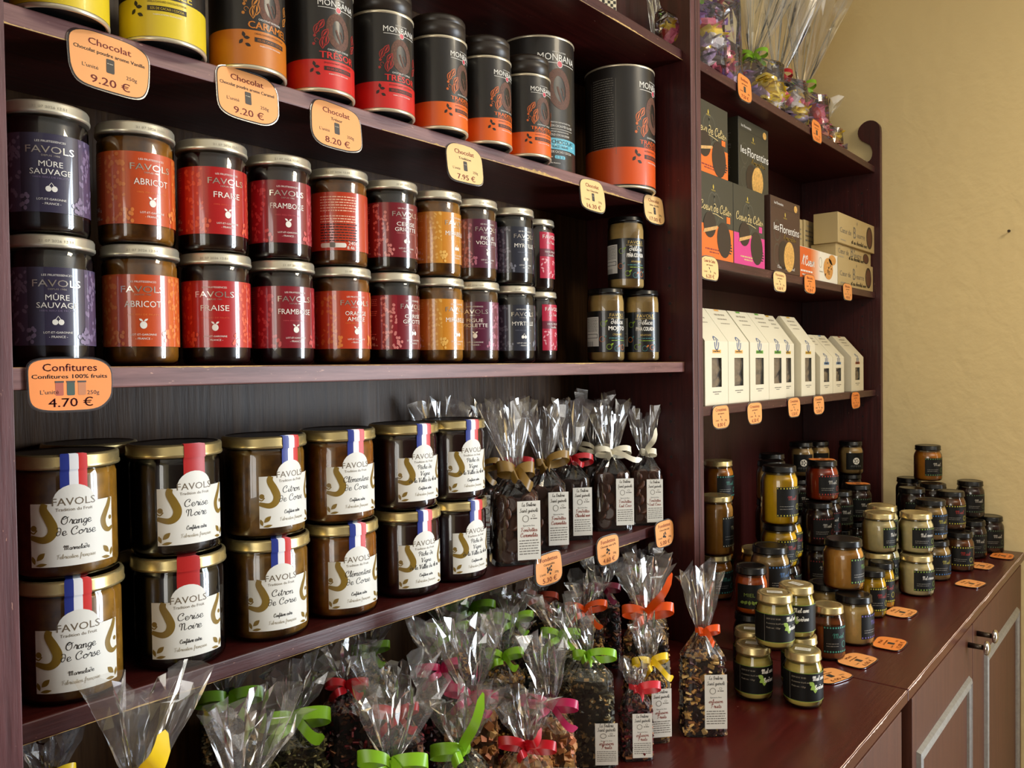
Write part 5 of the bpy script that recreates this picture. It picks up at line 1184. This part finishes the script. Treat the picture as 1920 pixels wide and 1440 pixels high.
tea_bag('bag with magenta ribbon seen through clear film, nearer one', .690, .645, 'magenta', 'cube', .062, .046, .090, .118, .200, .038, 0, None, (-.005, 0), 16, .026)
tea_bag('bag with red ribbon and tall clear top in the middle of the front row', .598, .672, 'red', 'berry', .060, .044, .090, .120, .205, .036, 0, None, (0, 0), 17, .024)
tea_bag('bag with lime ribbon at the bottom edge, left of the upright green tail', .525, .600, 'lime', 'herb', .060, .044, .088, .116, .185, .034, 0, None, (.006, 0), 18, .030, dict(w=.012))
tea_bag('bag with one upright lime ribbon tail at the bottom edge', .607, .582, 'lime', 'tea', .060, .044, .080, .104, .165, .036, 0, None, (0, 0), 19, .028, dict(w=.012, loops=(1, 0), tails=(.4, 1.3), tailup=(None, 1.5)))
tea_bag('bag with red ribbon at the bottom edge beside the apple cubes', .668, .545, 'red', 'cube', .058, .042, .074, .096, .150, .030, 0, None, (-.004, 0), 20, .026, dict(tails=(.4, 1.0), tailup=(None, .8)))
tea_bag('bag of cut herbs with wide lime bow near the front left', .518, .752, 'lime', 'herb', .068, .048, .094, .122, .185, .030, 0, None, (.012, 0), 21, .036, dict(w=.013))
tea_bag('bag with lime ribbon under the marmalade shelf behind the cut herbs', .500, .852, 'lime', 'tea', .062, .046, .092, .124, .175, .026, 0, None, (.006, 0), 22, .032, dict(w=.012))
tea_bag('large bag with tall clear top and yellow ribbon in front of the marmalade shelf', .306, .655, 'yellow', 'gold', .078, .052, .130, .168, .246, .036, 0, None, (.010, 0), 23, .034, dict(w=.018, loops=(.7, .2), tails=(.8, .9), tailup=(.2, 1.2)))
tea_bag('large clear topped bag right of the yellow ribboned one', .384, .628, 'lime', 'gold', .070, .050, .105, .138, .210, .036, 0, None, (.008, 0), 24, .024)
tea_bag('bag in the dark corner beside the left upright', .290, .805, 'yellow', 'herb', .062, .046, .098, .128, .190, .030, 0, None, (0, 0), 25, .022)
tea_bag('clear topped bag between the cut herbs and the red ribboned bag', .610, .775, 'red', 'berry', .060, .046, .094, .124, .200, .034, 0, None, (0, 0), 26, .022)
tea_bag('clear topped bag under the clementine jars', .700, .838, 'lime', 'dark', .060, .046, .096, .126, .190, .032, 0, None, (0, 0), 27, .022)
tea_bag('bag with lime ribbon under the dark peach jam jars', .812, .800, 'lime', 'gold', .062, .046, .098, .128, .182, .028, 0, None, (0, 0), 28, .030, dict(w=.011))
tea_bag('clear topped bag left of the tall loose tea bag', .800, .690, 'lime', 'gold', .060, .044, .094, .122, .196, .034, 0, None, (0, 0), 29, .022)
# ------------------------------------------------------------------ bags of chocolate discs on the marmalade shelf
mat('chocolate', (84, 48, 30), .34, noise=.15, nscale=60); mat('chocolate_dark', (50, 30, 24), .32, noise=.15, nscale=60)
DISC = {k: MB().lathe([(.0075, 0), (.0118, .0006), (.0125, .0022), (.0118, .0038), (.0090, .0046)], k, 20).mesh('disc_'+k) for k in ('chocolate', 'chocolate_dark')}
def choc_bag(label, x, y, rib, kind, w, d, hb, hn, ht, fl, swing, lab, names, seed, bk={}, lean=(0, 0), bowsize=.028):
    R = random.Random(seed); t = thing('chocolate_bag', label, 'chocolate bag', (x, y, zC+.0004), face_rot(x, y, 0)+swing, 'bags of chocolate discs')
    core = MB().box(-w*.33, w*.33, -d*.30, d*.30, .002, hb*.9, 'chocolate_dark'); ob('filling', core.mesh('filling'), t)
    for row in range(int(hb/.0145)):
        z = .0142+row*.0145
        for k in range(9):
            a = 2*PI*(k+.5*(row % 2))/9+R.uniform(-.12, .12); px, py = sup(a, w*.36, d*.335, .6)
            if py > d*.25 or z > hb-.006: continue
            ob('chocolate_disc', DISC[kind], t, (px, py, z+R.uniform(-.0012, .003)), (PI/2+R.uniform(-.45, .20), R.uniform(-.3, .3), a+PI/2+R.uniform(-.42, .42)))
    ob('film', film_bag(w, d, hb, hn, ht, fl, seed+300, lean), t)
    ob('ribbon', bow('rib_'+rib, bowsize, seed+7, **bk), t, (0, 0, hn))
    if lab:
        p = bag_label(lab[0], lab[1], lab[2], seed, names); b = MB(); p.emit(b, planemap(lab[3], -d/2-.0024, 0)); ob('label', b.mesh('bag_label'), t)
GLD = ['Fondettes', 'Caramelita']
choc_bag('bag of milk chocolate discs with bronze bow, front left on the shelf', .902, .752, 'bronze', 'chocolate', .070, .050, .100, .130, .228, .030, .25, (.008, .092, .017, .014), GLD, 1, dict(w=.016, tails=(.3, .9)), (-.012, 0))
choc_bag('bag of milk chocolate discs with bronze bow, second in front row', 1.002, .775, 'bronze', 'chocolate', .068, .050, .100, .132, .220, .030, .25, (.008, .090, .016, .016), GLD, 2, dict(w=.012, loops=(.5, 1.4), tails=(.4, .2)), (0, 0))
choc_bag('bag of dark chocolate discs with red bow', 1.085, .785, 'red', 'chocolate_dark', .066, .050, .100, .130, .218, .030, .25, (.008, .086, .016, .014), ['Fondettes', 'Chocolat noir'], 3, dict(loops=(.5, 1.2), tails=(.3, .8), tailup=(None, -.2)))
choc_bag('bag of chocolate discs with ivory bow near the upright', 1.188, .772, 'ivory', 'chocolate', .068, .050, .098, .132, .215, .030, .25, (.010, .090, .0155, .018), ['Fondettes', 'Lait Coco'], 4, dict(w=.010, loops=(1.0, 1.0), tails=(.4, 2.0), tailup=(None, -.15)))
choc_bag('last bag of chocolate discs with ivory ribbon against the upright', 1.262, .748, 'ivory', 'chocolate', .060, .044, .096, .128, .200, .024, .25, (.006, .082, .0145, .012), ['Fondettes', 'Lait Coco'], 5, dict(w=.010, loops=(.3, .6), tails=(.1, 1.0), tailup=(None, 1.4)))
choc_bag('bag of dark chocolate discs in the second row between red and ivory bows', 1.165, .852, 'ivory', 'chocolate_dark', .064, .048, .098, .130, .215, .030, 0, None, None, 6, dict(loops=(.5, .5)))
choc_bag('bag of chocolate discs in the second row behind the bronze bows', .925, .840, 'bronze', 'chocolate', .066, .050, .098, .128, .225, .032, 0, (.008, .09, .016, .014), GLD, 7)
choc_bag('bag of dark chocolate discs in the second row with red ribbon', 1.020, .850, 'red', 'chocolate_dark', .064, .048, .098, .128, .222, .032, 0, None, None, 8)
choc_bag('bag of chocolate discs in the back left behind the last marmalade jars', .852, .855, 'bronze', 'chocolate', .062, .046, .098, .128, .230, .034, 0, None, None, 9)
choc_bag('bag of chocolate discs in the back right corner', 1.255, .850, 'ivory', 'chocolate', .062, .046, .098, .128, .225, .028, 0, None, None, 10)
# ------------------------------------------------------------------ candy bags on the top shelf by the wall
CAND = {}
for n, c in (('purple', (150, 104, 180)), ('yellow', (240, 206, 44)), ('pink', (226, 104, 140)), ('copper', (196, 132, 76)), ('red', (176, 36, 40)), ('orange', (216, 104, 34)), ('silver', (216, 206, 206)), ('cocoa', (70, 44, 36)), ('lilac', (196, 164, 206))):
    mat('wrap_'+n, c, .3, coat=.8, noise=.15, nscale=120)
    b = MB(); R = random.Random(n)
    seg = 10; prof = [(-.020, .0095, .0015), (-.0125, .0022, .0022), (-.011, .0085, .0070), (0, .0098, .0082), (.011, .0085, .0070), (.0125, .0022, .0022), (.020, .0095, .0015)]
    vs = []; fs = []
    for x, a, c_ in prof:
        for i in range(seg): t = 2*PI*i/seg; vs.append((x+R.gauss(0, .0004), a*math.cos(t)*(1+R.gauss(0, .08)), c_*math.sin(t)*(1+R.gauss(0, .08))))
    for j in range(len(prof)-1):
        for i in range(seg): k = (i+1) % seg; fs.append((j*seg+i, j*seg+k, (j+1)*seg+k, (j+1)*seg+i))
    b.add(vs, fs, 'wrap_'+n); CAND[n] = b.mesh('candy_'+n)
CW = {'purple': 'purple wrapper', 'yellow': 'yellow wrapper'}
def candy_bag(label, x, y, cols, rad, hb, hn, ht, fl, rib, seed, n, lean, z=zD1):
    R = random.Random(seed); t = thing('candy_bag', label, 'candy bag', (x, y, z+.0004), face_rot(x, y, 0), 'cellophane bags of wrapped candies')
    k = 0; pts = []
    while k < n:
        a = R.uniform(0, 2*PI); u = R.uniform(.10, .92); q = math.sin(PI*min(1, .18+.80*u))**.5; rr = R.choice((.55, 1, 1, 1))
        px, py, pz = rad*.70*q*rr*math.cos(a), rad*.54*q*rr*math.sin(a), max(.030, hb*u)
        k += 1
        ob('wrapped_candy', CAND[R.choice(cols)], t, (px, py, pz), (R.uniform(-.7, .7), R.uniform(-.7, .7), R.uniform(0, PI)), (1.5 if rad > .05 else .8,)*3)
    o = film_bag(rad*2.0, rad*1.6, hb, hn, ht, fl, seed+500, lean, 'cellophane_soft', .009); ob('film', o, t)
    if rib: ob('ribbon', bow('rib_'+rib, .030, seed, w=.010), t, (0, 0, hn))
    # film creases of the tall clear top, their glints painted as pale tubes
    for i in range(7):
        a = R.uniform(-1, 1); b = MB().tube([(a*.006, -.006, hn+.01), (a*fl*.6+lean[0]*.5, -.012+lean[1]*.5, hn+(ht-hn)*.5), (a*fl*1.0+lean[0], -.010+lean[1], hn+(ht-hn)*R.uniform(.75, 1.0))], .0007, 'crease_glint', 5); ob('film_crease_glint', b.mesh('film_crease_glint'), t)
mat('crease_glint', (236, 230, 206), .2)
PB = ['purple', 'purple', 'pink', 'copper', 'lilac', 'silver', 'cocoa', 'yellow', 'red']; YB_ = ['yellow', 'yellow', 'purple', 'lilac', 'cocoa', 'pink', 'silver']
candy_bag('bag of purple and pink wrapped candies beside the upright on the top shelf', 1.436, .742, PB, .068, .118, .150, .330, .060, 'lime', 1, 64, (.02, 0))
candy_bag('bag of copper, red and purple candies, tallest mound on the top shelf', 1.605, .795, ['copper', 'cocoa', 'purple', 'pink', 'red', 'copper', 'lilac'], .078, .215, .245, .440, .090, 'red', 2, 90, (.05, 0))
candy_bag('bag of yellow and lilac candies in the middle of the top shelf', 1.770, .757, YB_, .068, .105, .135, .400, .080, 'lime', 3, 60, (.06, 0))
candy_bag('bag of yellow and black candies with tall clear top', 1.925, .760, YB_+['cocoa', 'yellow'], .068, .105, .135, .420, .085, 'red', 4, 60, (.05, 0))
candy_bag('bag of pink and orange candies near the farther orange tag', 2.080, .762, ['pink', 'orange', 'yellow', 'purple', 'pink', 'red', 'copper'], .068, .110, .140, .380, .070, 'lime', 5, 60, (.04, 0))
candy_bag('small bag of yellow and pink candies next to the scroll topped upright', 2.250, .770, ['yellow', 'pink', 'lilac', 'copper', 'silver'], .056, .070, .095, .150, .040, None, 6, 36, (.0, 0))
candy_bag('bag of tan sweets glimpsed through the scroll opening of the upright', 1.494, .842, ['copper', 'silver', 'yellow', 'copper'], .026, .070, .095, .210, .018, 'lime', 7, 18, (0, 0))
# chequered tin glimpsed on the top shelf
mat('chk_w', (226, 214, 180), .4); mat('chk_k', (30, 26, 20), .4)
p = Print()
for i in range(6):
    for j in range(12): p.rect(-.015+.005*i, -.010+.005*i, .005*j, .005*j+.005, 'chk_w' if (i+j) % 2 else 'chk_k', 1)
t = thing('chequered_packet', 'black and cream chequered packet glimpsed on the top shelf', 'packet', (1.148, .742, zA0+.0004), -.6)
bevel(ob('packet', MB().box(-.016, .016, 0, .03, 0, .061, 'chk_w').mesh('packet'), t), .0006, 1)
b = MB(); p.emit(b, planemap(0, -.0002, .0005)); ob('chequered_print', b.mesh('chequered_print'), t)
